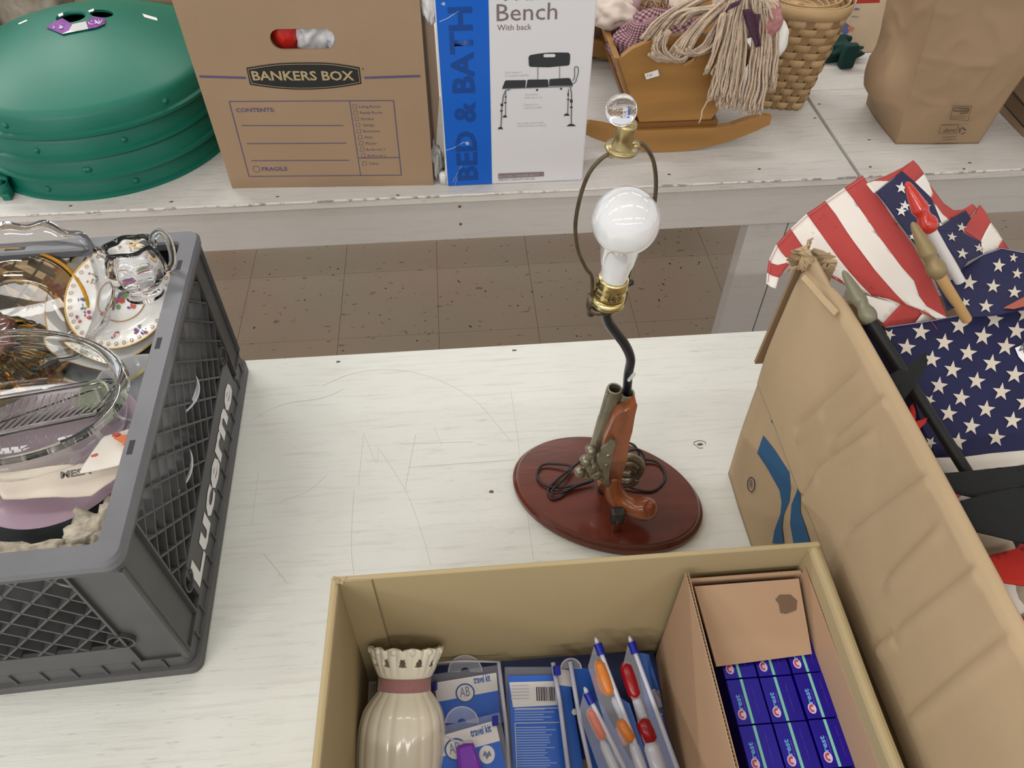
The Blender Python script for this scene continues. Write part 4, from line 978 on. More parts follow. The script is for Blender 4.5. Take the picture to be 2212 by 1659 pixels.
# pressed glass creamer lying on the saucer
cm = thing('glass_creamer', 'small clear pressed glass creamer jug with a loop handle, standing on the floral saucer', 'jug', kp(-.045, .365, .24))
cC = kp(-.058, .398, .238); MC = frame(cC, (-.02, .22, 1))
pc = [(.0001, 0), (.021, 0), (.023, .003), (.017, .008), (.022, .016), (.031, .028), (.034, .042), (.030, .056), (.026, .064), (.029, .073), (.027, .073), (.0235, .064), (.0275, .055), (.031, .042), (.028, .029), (.018, .018), (.0001, .014)]
MB().lathe(pc, 96, M=MC, rad=lambda a, i: 1 + (.05 * abs(math.sin(a * 5)) if 3 < i < 8 else (.07 * math.cos(a * 6) if 8 <= i <= 11 else 0))).build('jug_body', CLR2, cm, smooth=True)
MB().tube([MC @ V(p) for p in smoothline([(.030, .004, .034), (.040, .006, .036), (.046, .008, .052), (.046, .008, .074), (.040, .007, .083), (.031, .005, .078), (.028, .004, .066)], 6)], .0045, 12).build('handle', CLR2, cm, smooth=True)
# oval glass casserole
cs = thing('glass_casserole', 'large oval clear glass baking dish tilted in the middle of the crate', 'dish', kp(-.2, .21, .15))
MCs = frame(kp(-.178, .236, .182), (.0, -.08, 1), (1, -.10, 0))
N = 128; b = MB(); vs = []; RX, RY = .137, .090
rows = [(.001, .0), (.80, .0), (.87, .006), (.90, .03), (.955, .070), (1.03, .0715), (1.045, .0745), (1.03, .0775), (.95, .0765), (.925, .072), (.865, .03), (.83, .010), (.78, .0055), (.001, .0055)]
for f, z in rows:
    for k in range(N):
        a = 2 * PI * k / N; vs.append(MCs @ V((RX * f * math.cos(a), RY * f * math.sin(a), z)))
b.add(vs, [(j * N + k, j * N + (k + 1) % N, (j + 1) * N + (k + 1) % N, (j + 1) * N + k) for j in range(len(rows) - 1) for k in range(N)])
b.build('dish_body', CLR, cs, smooth=True)
# ribbed rectangular glass tray lying inside the casserole
tr = thing('ribbed_glass_tray', 'clear rectangular glass tray with fine ridges lying tilted inside the oval dish', 'tray', kp(-.2, .2, .2))
g0, g1, g2, g3 = kp(-.270, .185, .222), kp(-.090, .225, .215), kp(-.070, .275, .218), kp(-.26, .262, .208)
MB().slab([g0, g1, g2, g3], .003).build('tray_base', CLR, tr)
for k in range(24):
    f = k / 23; p = g0 * (1 - f) + g1 * f; q = g3 * (1 - f) + g2 * f
    p = p + (q - p) * .08; q = p + (q - p) * (.55 + .3 * math.sin(f * 3))
    MB().tube([p + UZ * .0008, (p + q) / 2 + UZ * .0008 + e2 * .008, q + UZ * .0008], .0009, 5).build('ridge', CLR, tr, smooth=True)
MB().tube([g0 + UZ * .001, g1 + UZ * .001, g2 + UZ * .001, g3 + UZ * .001], .0036, 8, closed=True).build('tray_rim', CLR, tr, smooth=True)
# cream soap-like block and white cup seen through glass
o = MB().box(-.26, -.195, .27, .31, .145, .172, M=MK).build('butter_dish_lid', mat('cream_ceramic', (.66, .58, .42), .35), ck and None, bevel=.005); tag(o, 'cream coloured ceramic block seen through the left side of the oval glass dish', 'dish')
def bowl(name, label, c, n, r, h, m_, cat='bowl', t_=.003):
    M = tilt(c, n); o = MB().lathe([(.0001, 0), (r * .45, 0), (r * .78, h * .35), (r, h), (r - t_ * .3, h + .001), (r - t_, h), (r * .74, h * .38), (r * .42, t_), (.0001, t_)], 72, M=M).build(name, m_, None, smooth=True, auto=60)
    return tag(o, label, cat)
bowl('milk_glass_bowl', 'translucent white milk glass bowl between the oval dish and the right wall of the crate', kp(-.068, .285, .135), (.30, .05, .9), .058, .055, mat('milk_glass', (.66, .69, .73), .12, spec=.6, coat=.4))
bowl('white_cup', 'white porcelain bowl just under the plates, behind the milk glass bowl', kp(-.066, .20, .10), (.25, -.1, .9), .055, .055, mat('milk_glass'))
bowl('sage_cup', 'pale green china cup at the right end of the oval dish', kp(-.095, .265, .192), (-.3, -.4, .9), .022, .020, mat('sage_china', (.52, .55, .42), .25), 'cup')
# papers, pink plate, grey bowl, crumpled newsprint at the front
bowl('lilac_plate', 'lilac pink plate with a plain edge at the front of the crate', kp(-.140, .205, .168), (-.04, -.08, 1), .100, .014, mat('lilac_china', (.60, .44, .56), .25, spec=.6, coat=.3), 'plate')
bowl('grey_bowl', 'slate grey bowl with a pale blue edge under the lilac plate', kp(-.175, .195, .118), (0, -.10, 1), .112, .045, mat('slate_glaze', (.12, .14, .155), .25), 'bowl')
def sheet(name, label, pts, m_, cat='paper', amp=.004, seed=0, thick=.0006, nu=18, nv=14):
    b = MB(); q = pts
    def f(u, v):
        p = (q[0] * (1 - u) + q[1] * u) * (1 - v) + (q[3] * (1 - u) + q[2] * u) * v
        return p + UZ * (amp * (noise.noise(p * 28 + V((seed, 0, 0))) + .5 * abs(noise.noise(p * 60 + V((seed, 2, 0))))))
    b.grid(f, nu, nv); o = b.build(name, m_, None, solid=thick, smooth=True); tag(o, label, cat); return o
PAP = mat('cream_paper', (.72, .64, .55), .8); NEWS = mat('newsprint', (.50, .45, .36), .9, var=.45, vscale=110, bump=.3)
s1 = sheet('cream_paper_sheet', 'cream paper sheet with dark lettering lying over the lilac plate', [kp(-.170, .130, .196), kp(-.072, .118, .204), kp(-.036, .155, .206), kp(-.215, .190, .190)], PAP, amp=.004, seed=3)
tx = text('MESA', kp(-.105, .138, .2145), (e2 + e1 * .1), (e1 * 1 - e2 * .3), .009, mat('grey_lettering', (.16, .14, .13), .8), None, bold=.05, eps=.0)
tx.parent = s1; tx.matrix_parent_inverse = Matrix()
s2 = sheet('painted_paper_sheet', 'torn white paper with an orange flower print by the crate wall', [kp(-.088, .142, .214), kp(-.030, .146, .220), kp(-.028, .195, .226), kp(-.070, .185, .222)], mat('white_paper', (.78, .74, .68), .8), seed=5, amp=.003)
for x, y, s, c_ in ((-.044, .176, .009, 'o'), (-.052, .180, .006, 'r'), (-.038, .168, .006, 'o'), (-.068, .154, .004, 'r')):
    rnd = random.Random(int(-x * 1000))
    o = MB().poly([kp(x + s * math.cos(a) * rnd.uniform(.4, 1.1), y + s * math.sin(a) * rnd.uniform(.4, 1.1), .2285) for a in [k * PI / 5 for k in range(10)]]).build('printed_flower', FL[c_], s2)
    o.matrix_parent_inverse = Matrix()
for i, (x, y, z, rx, ry, rz) in enumerate(((-.055, .072, .175, .035, .045, .035), (-.12, .048, .205, .05, .016, .014), (-.22, .050, .205, .06, .018, .015), (-.30, .07, .195, .03, .04, .015))):
    tag(crumple('crumpled_newsprint', None, None, kp(x, y, z), rx, ry, rz, NEWS, 30 + i, .55, n=26), ['crumpled newsprint wad in the front right corner of the crate', 'strip of crumpled newsprint along the front rim of the crate, right part', 'strip of crumpled newsprint along the front rim of the crate, left part', 'newsprint wad at the left edge of the photo in the crate front'][i], 'paper', 'crumpled newsprint packing')

# ================================================================ pistol lamp
LP = thing('pistol_lamp', 'table lamp made from a double barrelled flintlock pistol on an oval mahogany base', 'lamp', (.178, .575, 0))
MAH = mat('mahogany', (.125, .026, .014), .22, bump=.05, bscale=40, var=.35, vscale=6, stretch=(1, 5, 1), coat=.3)
MB2 = mat('walnut_grip', (.25, .068, .02), .3, var=.3, vscale=20, stretch=(5, 1, 1), coat=.5)
PEW = mat('aged_pewter', (.27, .245, .185), .38, metal=.75, bump=.15, bscale=120, var=.25, vscale=60)
BRS = mat('polished_brass', (.68, .56, .27), .2, metal=1)
DKM = mat('dark_blued_steel', (.018, .019, .027), .3, metal=.3, coat=.4)
import itertools
bcn = V((.180, .577, 0)); ang = math.radians(-24); RA, RB = .1325, .087
Mb = Matrix.Translation(bcn) @ Matrix.Rotation(ang, 4, 'Z')
N = 96; vs = []; rows = [(.0, .0008), (.985, .0008), (1.0, .003), (1.0, .010), (.985, .0125), (.965, .0145), (.955, .018), (.94, .0205), (.0, .0212)]
for f, z in rows:
    for k in range(N): a = 2 * PI * k / N; vs.append(Mb @ V((RA * max(f, .001) * math.cos(a) - (RA - RB) * 0, RB * max(f, .001) * math.sin(a), z)))
b = MB(); b.add(vs, [(j * N + k, j * N + (k + 1) % N, (j + 1) * N + (k + 1) % N, (j + 1) * N + k) for j in range(len(rows) - 1) for k in range(N)])
b.build('oval_base', MAH, LP, smooth=True, auto=30)
YG = .560
def lp(px, py, y=YG): return ay(px, py, y)
z2 = lambda x, y: (1100 + x / 2.9636, 660 + y / 2.9625)
def lz(x, y, yy=YG): return lp(*z2(x, y), yy)
# barrels
for (mx, my), (ex, ey), nm in (((675, 530), (545, 985), 1), ((757, 557), (640, 1000), 2)):
    p = lz(mx, my, YG + .004); q = lz(ex, ey, YG + .004); ax_ = (p - q)
    L = ax_.length; M = frame(q, ax_)
    MB().lathe([(.0001, 0), (.0102, 0), (.0100, L * .6), (.0094, L * .61), (.0092, L - .002), (.0086, L), (.0066, L), (.0066, L - .05), (.0001, L - .05)], 32, M=M).build('barrel', PEW, LP, smooth=True, auto=40)
MB().lathe([(.0001, .003), (.0015, .002), (.0018, 0)], 10, M=frame(lz(625, 572, YG - .002), (-1, -.3, 0))).build('front_sight', PEW, LP)
# stock and grip: one shaped piece of wood
so = [(805, 593), (814, 612), (798, 680), (782, 780), (757, 870), (750, 960), (722, 1050), (710, 1120), (716, 1165), (700, 1200), (650, 1215), (600, 1180), (565, 1130),
      (600, 1105), (590, 1040), (578, 960), (592, 890), (608, 825), (640, 755), (668, 694), (705, 660), (768, 634)]
gp_ = [(672, 1090, .0085), (664, 1150, .0115), (680, 1215, .0132), (730, 1262, .0142), (800, 1290, .0145), (855, 1300, .0155), (895, 1300, .0150), (918, 1298, .0115), (932, 1296, .0055)]
gys = [.548, .544, .538, .531, .524, .519, .516, .514, .513]
gcl = smoothline([lz(x, y, gy) for (x, y, r), gy in zip(gp_, gys)], 4); grs = []
for (x, y, r), (x2, y2, r2) in zip(gp_, gp_[1:]): grs += [r + (r2 - r) * k / 4 for k in range(4)]
b = MB(); b.tube(gcl, grs + [gp_[-1][2]], 20)
b.build('pistol_grip', MB2, LP, smooth=True)
def ctx(x, y): return lz(x, y, YG - .021 - (.006 if y > 1180 else 0))
pf_ = [lz(x, y, YG - .011) + V((0, -.0065, 0)) for x, y in so]
b = MB().poly(pf_, ext=V((0, .0135, 0))); b.build('wooden_stock', MB2, LP, bevel=.0042, smooth=True, auto=70)
MB().lathe([(.0001, .0035), (.005, .003), (.0078, .0), (.007, -.008), (.0001, -.010)], 20, M=frame(lz(914, 1294, .506), (.75, -.6, .1))).build('butt_cap', mat('worn_butt', (.20, .035, .012), .35), LP, smooth=True)
# lock plate, cocks, pan
def plt(pts, yy, t_, nm):
    P_ = [lz(x, y, yy) for x, y in pts]; return MB().poly(P_, ext=V((0, t_, 0))).build(nm, PEW, LP, bevel=.0012)
plt([(655, 858), (680, 868), (682, 895), (662, 950), (655, 1010), (645, 1060), (640, 1110), (650, 1165), (615, 1165), (575, 1110), (560, 1050), (565, 980), (590, 930), (615, 905), (640, 880)], YG - .0225, .006, 'lock_plate')
for (x, y) in ((634, 962), (622, 1024), (590, 1108)):
    MB().lathe([(.0001, .002), (.0025, .0018), (.0035, 0)], 12, M=frame(lz(x, y, YG - .0225), (0, -1, 0))).build('lock_screw', PEW, LP, smooth=True)
for k, (path, r) in enumerate((([(570, 1045), (530, 1040), (505, 1015), (500, 985), (520, 960), (540, 940)], .0045), ([(600, 1090), (555, 1085), (510, 1100), (490, 1085), (480, 1050), (450, 1060), (432, 1068)], .0042),
                               ([(545, 1000), (510, 1005), (480, 985), (455, 990)], .004), ([(548, 930), (530, 905), (520, 915), (505, 935)], .0035))):
    MB().tube(smoothline([lz(x, y, YG - .024 + .004 * k) for x, y in path], 4), r * .85, 10).build('flint_cock', PEW, LP, smooth=True)
for (x, y, r) in ((530, 1035, .0085), (490, 990, .0065), (452, 1066, .007), (520, 925, .006), (560, 1075, .008)):
    MB().lathe([(.0001, .007), (r * .7, .006), (r, .002), (r, -.002), (r * .7, -.006), (.0001, -.007)], 16, M=frame(lz(x, y, YG - .022), (.3, -1, .2))).build('cock_jaw', PEW, LP, smooth=True)
for path, r in (([(725, 975), (770, 965), (820, 985), (845, 1020), (835, 1070), (800, 1110), (750, 1130), (710, 1125)], .005), ([(720, 1040), (770, 1030), (800, 1055), (775, 1085), (720, 1080)], .0042), ([(735, 1010), (790, 1005), (815, 1030)], .006), ([(720, 1140), (780, 1135), (820, 1100)], .006)):
    MB().tube(smoothline([lz(x, y, YG + .006) for x, y in path], 4), r, 10).build('flint_cock', PEW, LP, smooth=True)
# supports
pbase = az(*z2(682, 1450), .021)
MB().lathe([(.0055, 0), (.0055, .030)], 12, M=Matrix.Translation(pbase + V((0, .004, 0))), cap0=True, cap1=True).build('support_peg', MAH, LP, smooth=True, auto=40)
MB().box(-.0085, .0085, -.007, .007, .018, .042, M=Matrix.Translation(pbase + V((0, .006, 0)))).build('rubber_cap', mat('black_rubber', (.012, .01, .01), .4), LP, bevel=.003)
pb2 = V((.172, .572, .021))
MB().lathe([(.006, 0), (.006, .05)], 12, M=Matrix.Translation(pb2), cap0=True, cap1=True).build('support_peg', DKM, LP, smooth=True, auto=40)
# bent rod
YR = .574
rod = smoothline([V((.183, YR, .0212)), V((.186, YR, .09)), lp(1352, 860, YR), lp(1357, 810, YR), lp(1362, 775, YR), lp(1350, 745, YR), lp(1330, 718, YR), lp(1314, 695, YR), lp(1309, 672, YR), lp(1310, 655, YR)], 6)
MB().tube(rod, .0054, 14).build('bent_rod', DKM, LP, smooth=True)
MB().tube([lp(1358, 822, YR - .006), lp(1366, 812, YR - .007), lp(1370, 806, YR - .004)], .002, 6).build('clear_tie', SILV, LP)
# socket
s0 = lp(1308, 664, YR); s1_ = lp(1327, 598, YR); axs = (s1_ - s0).normalized(); Ls = (s1_ - s0).length
MS = frame(s0, axs)
MB().lathe([(.0001, -.004), (.008, -.003), (.012, .0), (.0165, .007), (.0165, .009)], 32, M=MS).build('socket_cap', DKM, LP, smooth=True)
MB().lathe([(.0172, .0075), (.0180, .009), (.0172, .011), (.0165, .020), (.0162, Ls * .45), (.0172, Ls * .5), (.0162, Ls * .55), (.0160, Ls * .72), (.0172, Ls * .78), (.0155, Ls * .86), (.0160, Ls * .93), (.0148, Ls), (.0135, Ls), (.0135, Ls - .01)], 40, M=MS).build('brass_shell', BRS, LP, smooth=True)
nrm = (CAM - s0); nrm.z = 0
pc_ = s0 + axs * .020 + V((0, -.0178, 0)); hu, hv = V((1, .0, -.05)), axs
hand([[(.55, .2), (.3, .35), (.2, .7), (.4, .9), (.6, .6), (.3, .45)], [(.75, .25), (.9, .3), (.85, .6), (.7, .5), (.75, .25)], [(1.0, .9), (1.2, .85), (1.25, .5), (1.05, .4)]], pc_ - hu * .009, hu, hv, .012, .0005, BLACK, LP)
MB().lathe([(.0001, .006), (.0035, .005), (.004, 0), (.0035, -.006)], 10, M=frame(s0 + axs * .03 + V((.017, .002, 0)), (1, 0, .3))).build('turn_key', DKM, LP, smooth=True)
# bulb
gc = lp(1352, 478, YR); sb = s1_ - axs * .004
axb = (gc - sb).normalized(); dB = (gc - sb).length; MBu = frame(sb, axb); Rg = .0318
prof = [(.0125, 0), (.0135, .004)]; 
zs = [(.0138, .010), (.0150, .018), (.0172, .0255)]
prof += zs
a0 = math.asin(.0205 / Rg)
for k in range(0, 25):
    a = PI - a0 - (PI - a0) * k / 24; prof.append((max(.0001, Rg * math.sin(a)), dB + Rg * math.cos(a)))
prof = sorted(set(prof), key=lambda p: p[1])
MB().lathe(prof, 64, M=MBu).build('white_bulb', mat('opal_bulb_glass', (.74, .76, .77), .05, spec=.8, coat=1, sss=.2), LP, smooth=True)
MB().lathe([(.0001, 0), (.0085, -.0012)], 24, M=frame(sb + axb * (dB + Rg - .0001 + .0004) + V((-.002, -.004, -.0008)), axb + V((-.05, -.16, 0)))) 
# harp
MB().tube(smoothline([lp(1277, 668, YR - .004), lp(1290, 675, YR - .008), lp(1310, 672, YR - .010), lp(1335, 664, YR - .008), lp(1345, 652, YR)], 5), .0034, 10).build('harp_saddle', STEEL, LP, smooth=True)
MB().lathe([(.0045, -.012), (.0052, 0), (.0045, .014)], 14, M=frame(lp(1277, 660, YR), (-.06, 0, 1)), cap0=True, cap1=True).build('harp_ferrule', STEEL, LP, smooth=True)
hl = smoothline([lp(x, y, YR) for x, y in ((1278, 650), (1279, 600), (1266, 580), (1250, 545), (1243, 500), (1246, 460), (1258, 410), (1275, 370), (1300, 342), (1318, 332))], 5)
hr_ = smoothline([lp(x, y, YR + .006) for x, y in ((1350, 648), (1355, 610), (1362, 580), (1392, 520), (1410, 460), (1417, 400), (1412, 350), (1398, 322), (1385, 310), (1375, 312))], 5)
for h in (hl, hr_): MB().tube(h, .0019, 10).build('harp_arm', STEEL, LP, smooth=True)
tb_ = lp(1343, 318, YR); FM = frame(tb_, axs + V((-.02, -.02, 0)))
MB().lathe([(.0001, -.003), (.0135, -.003), (.0145, -.001), (.0135, .001), (.0001, .001)], 28, M=FM).build('harp_washer', BRS if False else mat('aged_brass', (.42, .34, .17), .3, metal=.9), LP, smooth=True)
for p in (lp(1322, 330, YR), lp(1372, 316, YR + .004)): MB().lathe([(.0001, -.004), (.004, -.003), (.004, .003), (.0001, .004)], 12, M=frame(p, (0, -.3, 1))).build('harp_knuckle', mat('aged_brass'), LP, smooth=True)
fz = (lp(1343, 268, YR) - tb_).length
MB().lathe([(.0095, .001), (.0085, .004), (.0078, .008), (.0085, fz * .5), (.0088, fz - .002), (.0080, fz + .002), (.0001, fz + .002)], 28, M=FM).build('finial_neck', mat('aged_brass'), LP, smooth=True)
gcc = lp(1342, 238, YR)
b = MB(); b.grid(lambda u, v: gcc + V((math.cos(2 * PI * u) * math.sin(PI * v), math.sin(2 * PI * u) * math.sin(PI * v), math.cos(PI * v))) * .0130, 48, 32, closeu=True); b.build('glass_finial', CLR2, LP, smooth=True)
# lamp cord coiled round the base of the pistol
CORD = mat('black_cord', (.016, .016, .018), .45)
zt = .0232
def cz(x, y, h=0): q = az(*z2(x, y), zt + h); return q
b1 = smoothline([cz(740, 960, .02), cz(770, 930, .015), cz(830, 925, .01), cz(865, 975, .004), cz(850, 1030, .001), cz(800, 985, .006), cz(870, 985, .003), cz(950, 1005, .001), cz(998, 1070, .0), cz(985, 1135, 0), cz(920, 1185, 0), cz(830, 1180, .001), cz(740, 1150, .004), cz(700, 1140, .006)], 6)
b2 = smoothline([cz(470, 985, .008), cz(400, 1040, .006), cz(300, 1120, .002), cz(250, 1180, 0), cz(270, 1235, 0), cz(330, 1225, 0), cz(400, 1170, .002), cz(520, 1130, .004), cz(430, 1150, .003), cz(300, 1165, .002), cz(210, 1140, .001), cz(178, 1080, .001), cz(215, 1020, .002), cz(310, 1015, .004), cz(400, 1035, .007), cz(340, 1120, .006), cz(270, 1190, .004), cz(340, 1195, .003), cz(440, 1150, .005), cz(540, 1120, .005)], 6)
b3 = smoothline([cz(750, 875, .01), cz(800, 895, .008), cz(830, 945, .005), cz(825, 985, .004)], 5)
for q_ in (b1, b2, b3): MB().tube(q_, .0017, 8).build('cord', CORD, LP, smooth=True)
# ================================================================ yellowish box in the foreground
TX0, TX1, TY0, TY1, TH = -.137, .326, .02, .350, .25
tbx = thing('open_carton', 'open yellowish cardboard carton in the foreground holding a vase, travel kits and toothpaste', 'box', ((TX0 + TX1) / 2, .2, 0))
def dent(k, a=.0015): return lambda u, v: a * math.sin(u * 7 + k) * math.sin(v * PI)
b = MB(); b.slab([V((TX1, TY1, .001)), V((TX0, TY1, .001)), V((TX0, TY1, TH)), V((TX1, TY1, TH))], .005, nu=24, nv=6, fn=dent(1)); b.build('far_wall', CARD_TAN, tbx, bevel=.0015)
b = MB(); b.slab([V((TX0 - .010, TY0, .001)), V((TX0 - .008, TY0, TH)), V((TX0, TY1, TH)), V((TX0 - .006, TY1, .001))], .0075, nu=6, nv=20, fn=lambda u, v: 0); b.build('left_wall', CARD_TAN, tbx, bevel=.003)
b = MB(); b.slab([V((TX1, TY0, .001)), V((TX1, TY1, .001)), V((TX1, TY1, TH - .002)), V((TX1, TY0, TH - .002))], .0115, nu=16, nv=6, fn=lambda u, v: .0008 * math.sin(u * 9)); b.build('right_wall', CARD_TAN, tbx, bevel=.0045)
MB().box(TX0 + .009, TX1 - .012, TY0 + .0, TY0 + .005, .001, TH).build('near_wall', CARD_TAN, tbx)
MB().box(TX0 + .01, TX1 - .012, TY0 + .006, TY1 - .006, .0008, .005).build('carton_floor', CARD_TAN, tbx)
MB().box(-.1000, -.0995, TY1 - .0062, TY1 - .0046, .02, TH - .001).build('flap_slit', mat('slit_shadow', (.12, .09, .05), .9), tbx)
MB().box(-.133, -.0992, TY1 - .0058, TY1 - .0050, .01, TH - .0005).build('glue_flap', CARD_TAN, tbx, bevel=.0003)
for k in range(5):
    MB().tube([V((TX0 + .002 + random.uniform(0, .012), TY1 - .004 + random.uniform(-.004, .003), TH - .002 + random.uniform(0, .003))) for _ in range(4)], .0012, 5).build('frayed_paper', CARD_TAN, tbx)

# ---- cream vase lying tilted
VP0 = az(877, 1409, .100); VP1 = az(868, 1600, .060)
va = (VP0 - VP1).normalized(); VD = (VP0 - VP1).length
vz = thing('ceramic_vase', 'cream ribbed ceramic vase with openwork crown rim and dusty pink neck ribbon', 'vase', VP1)
MV = frame(VP0, -va)
CER = mat('cream_glaze', (.84, .80, .68), .12, spec=.6, coat=.5, sss=.1)
def rib(a, i): return 1 + .028 * (abs(math.sin(a * 9)) ** .6 - .5)
bd = [(.0265, .42), (.0285, .46), (.034, .54), (.0405, .66), (.0440, .82), (.0450, 1.0), (.0448, 1.2), (.043, 1.45), (.040, 1.65), (.034, 1.8), (.029, 1.9), (.0001, 1.9)]
prf = smoothline([V((r, z * VD, 0)) for r, z in bd], 4)
MB().lathe([(max(.0001, p.x), p.y) for p in prf], 144, M=MV, rad=rib).build('vase_body', CER, vz, smooth=True)
MB().lathe([(.0262, .23 * VD), (.0252, .30 * VD), (.0262, .43 * VD)], 64, M=MV).build('vase_neck', CER, vz, smooth=True, solid=.002)
MB().lathe([(.0272, .285 * VD), (.0278, .29 * VD), (.0275, .36 * VD), (.0280, .425 * VD), (.0272, .43 * VD)], 72, M=MV).build('ribbon', mat('dusty_pink_ribbon', (.36, .17, .17), .75, bump=.5, bscale=400, sheen=.3), vz, smooth=True)
NP = 12; b = MB(); nu, nv = NP * 16, 20; vs = []; keep = []
for j in range(nv + 1):
    t_ = j / nv
    for i in range(nu):
        a = 2 * PI * i / nu; ph = (a * NP / (2 * PI)) % 1
        sc = abs(math.cos(PI * (ph - .5))); top = -.045 - .035 * (1 - abs(2 * ph - 1)) ** .5 
        zz = (.27 * (1 - t_) + top * t_) * VD
        r = .0262 + (.0375 - .0262) * (t_ ** .8) + .0012 * math.sin(ph * 4 * PI) * t_
        vs.append(MV @ V((r * math.cos(a), r * math.sin(a), zz)))
fs = []
for j in range(nv):
    for i in range(nu):
        ph = ((i + .5) / 16) % 1; q = (j + .5) / nv; d = abs(ph - .0) if ph < .5 else 1 - ph
        if .38 < q < .72 and d < .25 * (1 - ((q - .38) / .34) * .6): continue
        fs.append((j * nu + i, j * nu + (i + 1) % nu, (j + 1) * nu + (i + 1) % nu, (j + 1) * nu + i))
b.add(vs, fs); b.build('openwork_crown', CER, vz, smooth=True, solid=.0032, recalc=True)
for k in range(NP):
    a = 2 * PI * (k + .5) / NP
    MB().lathe([(.0001, .003), (.0025, .0024), (.004, 0), (.0025, -.002)], 10, M=frame(MV @ V((.0375 * math.cos(a), .0375 * math.sin(a), -.035 * VD)), (MV.to_3x3() @ V((math.cos(a), math.sin(a), 0))))).build('crown_bead', CER, vz, smooth=True)

# ---- packs
FILM = mat('clear_film', (.75, .78, .88), .08, alpha=.13, spec=.9); FILM2 = mat('milky_zip_strip', (.52, .55, .70), .25, alpha=.92, spec=.6)
KB = mat('kit_blue', (.02, .10, .42), .35); KB2 = mat('kit_bright_blue', (.025, .13, .60), .3); KW = mat('kit_white', (.70, .69, .70), .4); SLD = mat('slider_blue', (.004, .012, .28), .3)
KG = mat('kit_light_print', (.25, .38, .75), .4)
class Pl:
    def __init__(s, px, py, z, n): s.O = az(px, py, z); s.n = V(n).normalized()
    def __call__(s, x, y, e=0): return apl(x, y, s.O, s.n) + s.n * e
    def poly(s, pts, m_, par, e=.001, nm='printed_panel', t=.0004):
        return MB().poly([s(x, y, e) for x, y in pts], ext=-s.n * t).build(nm, m_, par)
def arc(p, cx, cy, r, a0, a1, e, n=16): return [p(cx + r * math.cos(a0 + (a1 - a0) * k / n), cy - r * math.sin(a0 + (a1 - a0) * k / n), e) for k in range(n + 1)]
def hanger(p, cx, cy, r, par):
    n = 24; vs = []
    for k in range(n + 1):
        a = PI * k / n
        for q in (r, r * .28): vs.append(p(cx + q * math.cos(a), cy - q * math.sin(a), .0015))
    MB().add(vs, [(2 * k, 2 * k + 1, 2 * k + 3, 2 * k + 2) for k in range(n)]).build('hang_hook', FILM, par, solid=.0006)
    MB().tube(arc(p, cx, cy, r, 0, PI, .0018), .0009, 5).build('hook_edge', mat('clear_plastic_edge', (.6, .6, .66), .1, alpha=.5), par)
def kit(name, label, p, quad, hcut, lg, tx_, slider, hook, extra=None):
    t = thing(name, label, 'travel kit', p.O, 'travel kits in the carton')
    TL, TR, BR, BL = quad
    mixp = lambda a, b_, f: (a[0] + (b_[0] - a[0]) * f, a[1] + (b_[1] - a[1]) * f)
    p.poly([TL, TR, mixp(TR, BR, hcut), mixp(TL, BL, hcut)], KW, t, .0012, 'card_header')
    p.poly([mixp(TL, BL, hcut), mixp(TR, BR, hcut), BR, BL], KB2, t, .0012, 'card_body')
    g = 9
    MB().slab([p(BL[0] - g, BL[1], .0), p(BR[0] + g, BR[1], .0), p(TR[0] + g, TR[1] - g * 2, .0), p(TL[0] - g, TL[1] - g * 2, .0)], .010).build('pouch', FILM, t, bevel=.001)
    cx, cy, r = lg
    MB().poly([p(cx + r * math.cos(a), cy + r * math.sin(a), .0016) for a in [k * PI / 14 for k in range(28)]]).build('logo_ring', mat('ring_blue', (.03, .10, .34), .35), t)
    MB().poly([p(cx + r * .84 * math.cos(a), cy + r * .84 * math.sin(a), .0019) for a in [k * PI / 14 for k in range(28)]]).build('logo_disc', KW, t)
    u = (p(TR[0], TR[1]) - p(TL[0], TL[1])).normalized(); v = p.n.cross(u)
    c = p(cx - r * .5, cy + r * .45, .0022)
    text('AB', c, u, v, .010, mat('grey_blue_print', (.16, .20, .34), .5), t, width=.011, eps=0)
    a_, b_ = tx_; pa = p(*a_, .0018); pb = p(*b_, .0018)
    text('travel kit', pa, pb - pa, p.n.cross(pb - pa), .0075, mat('kit_blue'), t, width=(pb - pa).length, bold=.02, eps=0)
    if slider:
        x, y, w_, h = slider
        MB().slab([p(x, y + h, .006), p(x + w_, y + h - 2, .006), p(x + w_, y - 2, .006), p(x, y, .006)], .006).build('zip_slider', SLD, t, bevel=.001)
    hanger(p, *hook, t)
    return t
p1 = Pl(1000, 1500, .045, (0, -.35, 1))
k1 = kit('travel_kit', 'upper travel kit pouch with a round logo on its card, beside the vase neck', p1, ((938, 1475), (1072, 1453), (1082, 1560), (955, 1590)), .36, (1005, 1497, 21), ((1024, 1477), (1060, 1471)), (1058 - 122, 1473, 9, 20), (1005, 1452, 36))
p2 = Pl(1000, 1600, .066, (0, -.30, 1))
k2 = kit('travel_kit', 'lower travel kit pouch with a purple case in front of its round logo', p2, ((943, 1592), (1070, 1556), (1100, 1690), (965, 1725)), .33, (985, 1619, 25), ((1018, 1592), (1062, 1580)), (1063, 1547, 13, 22), (998, 1562, 35))
MB().poly([p2(1052 + 17 * math.cos(a), 1630 + 20 * math.sin(a), .0016) for a in [k * PI / 10 for k in range(20)]]).build('seal_disc', KW, k2)
MB().poly([p2(1052 + 9 * math.cos(a), 1630 + 11 * math.sin(a) * (.6 + .4 * math.sin(a * 5)), .0019) for a in [k * PI / 10 for k in range(20)]]).build('seal_print', mat('grey_blue_print'), k2)
p2b = Pl(1010, 1620, .076, (0, -.3, 1))
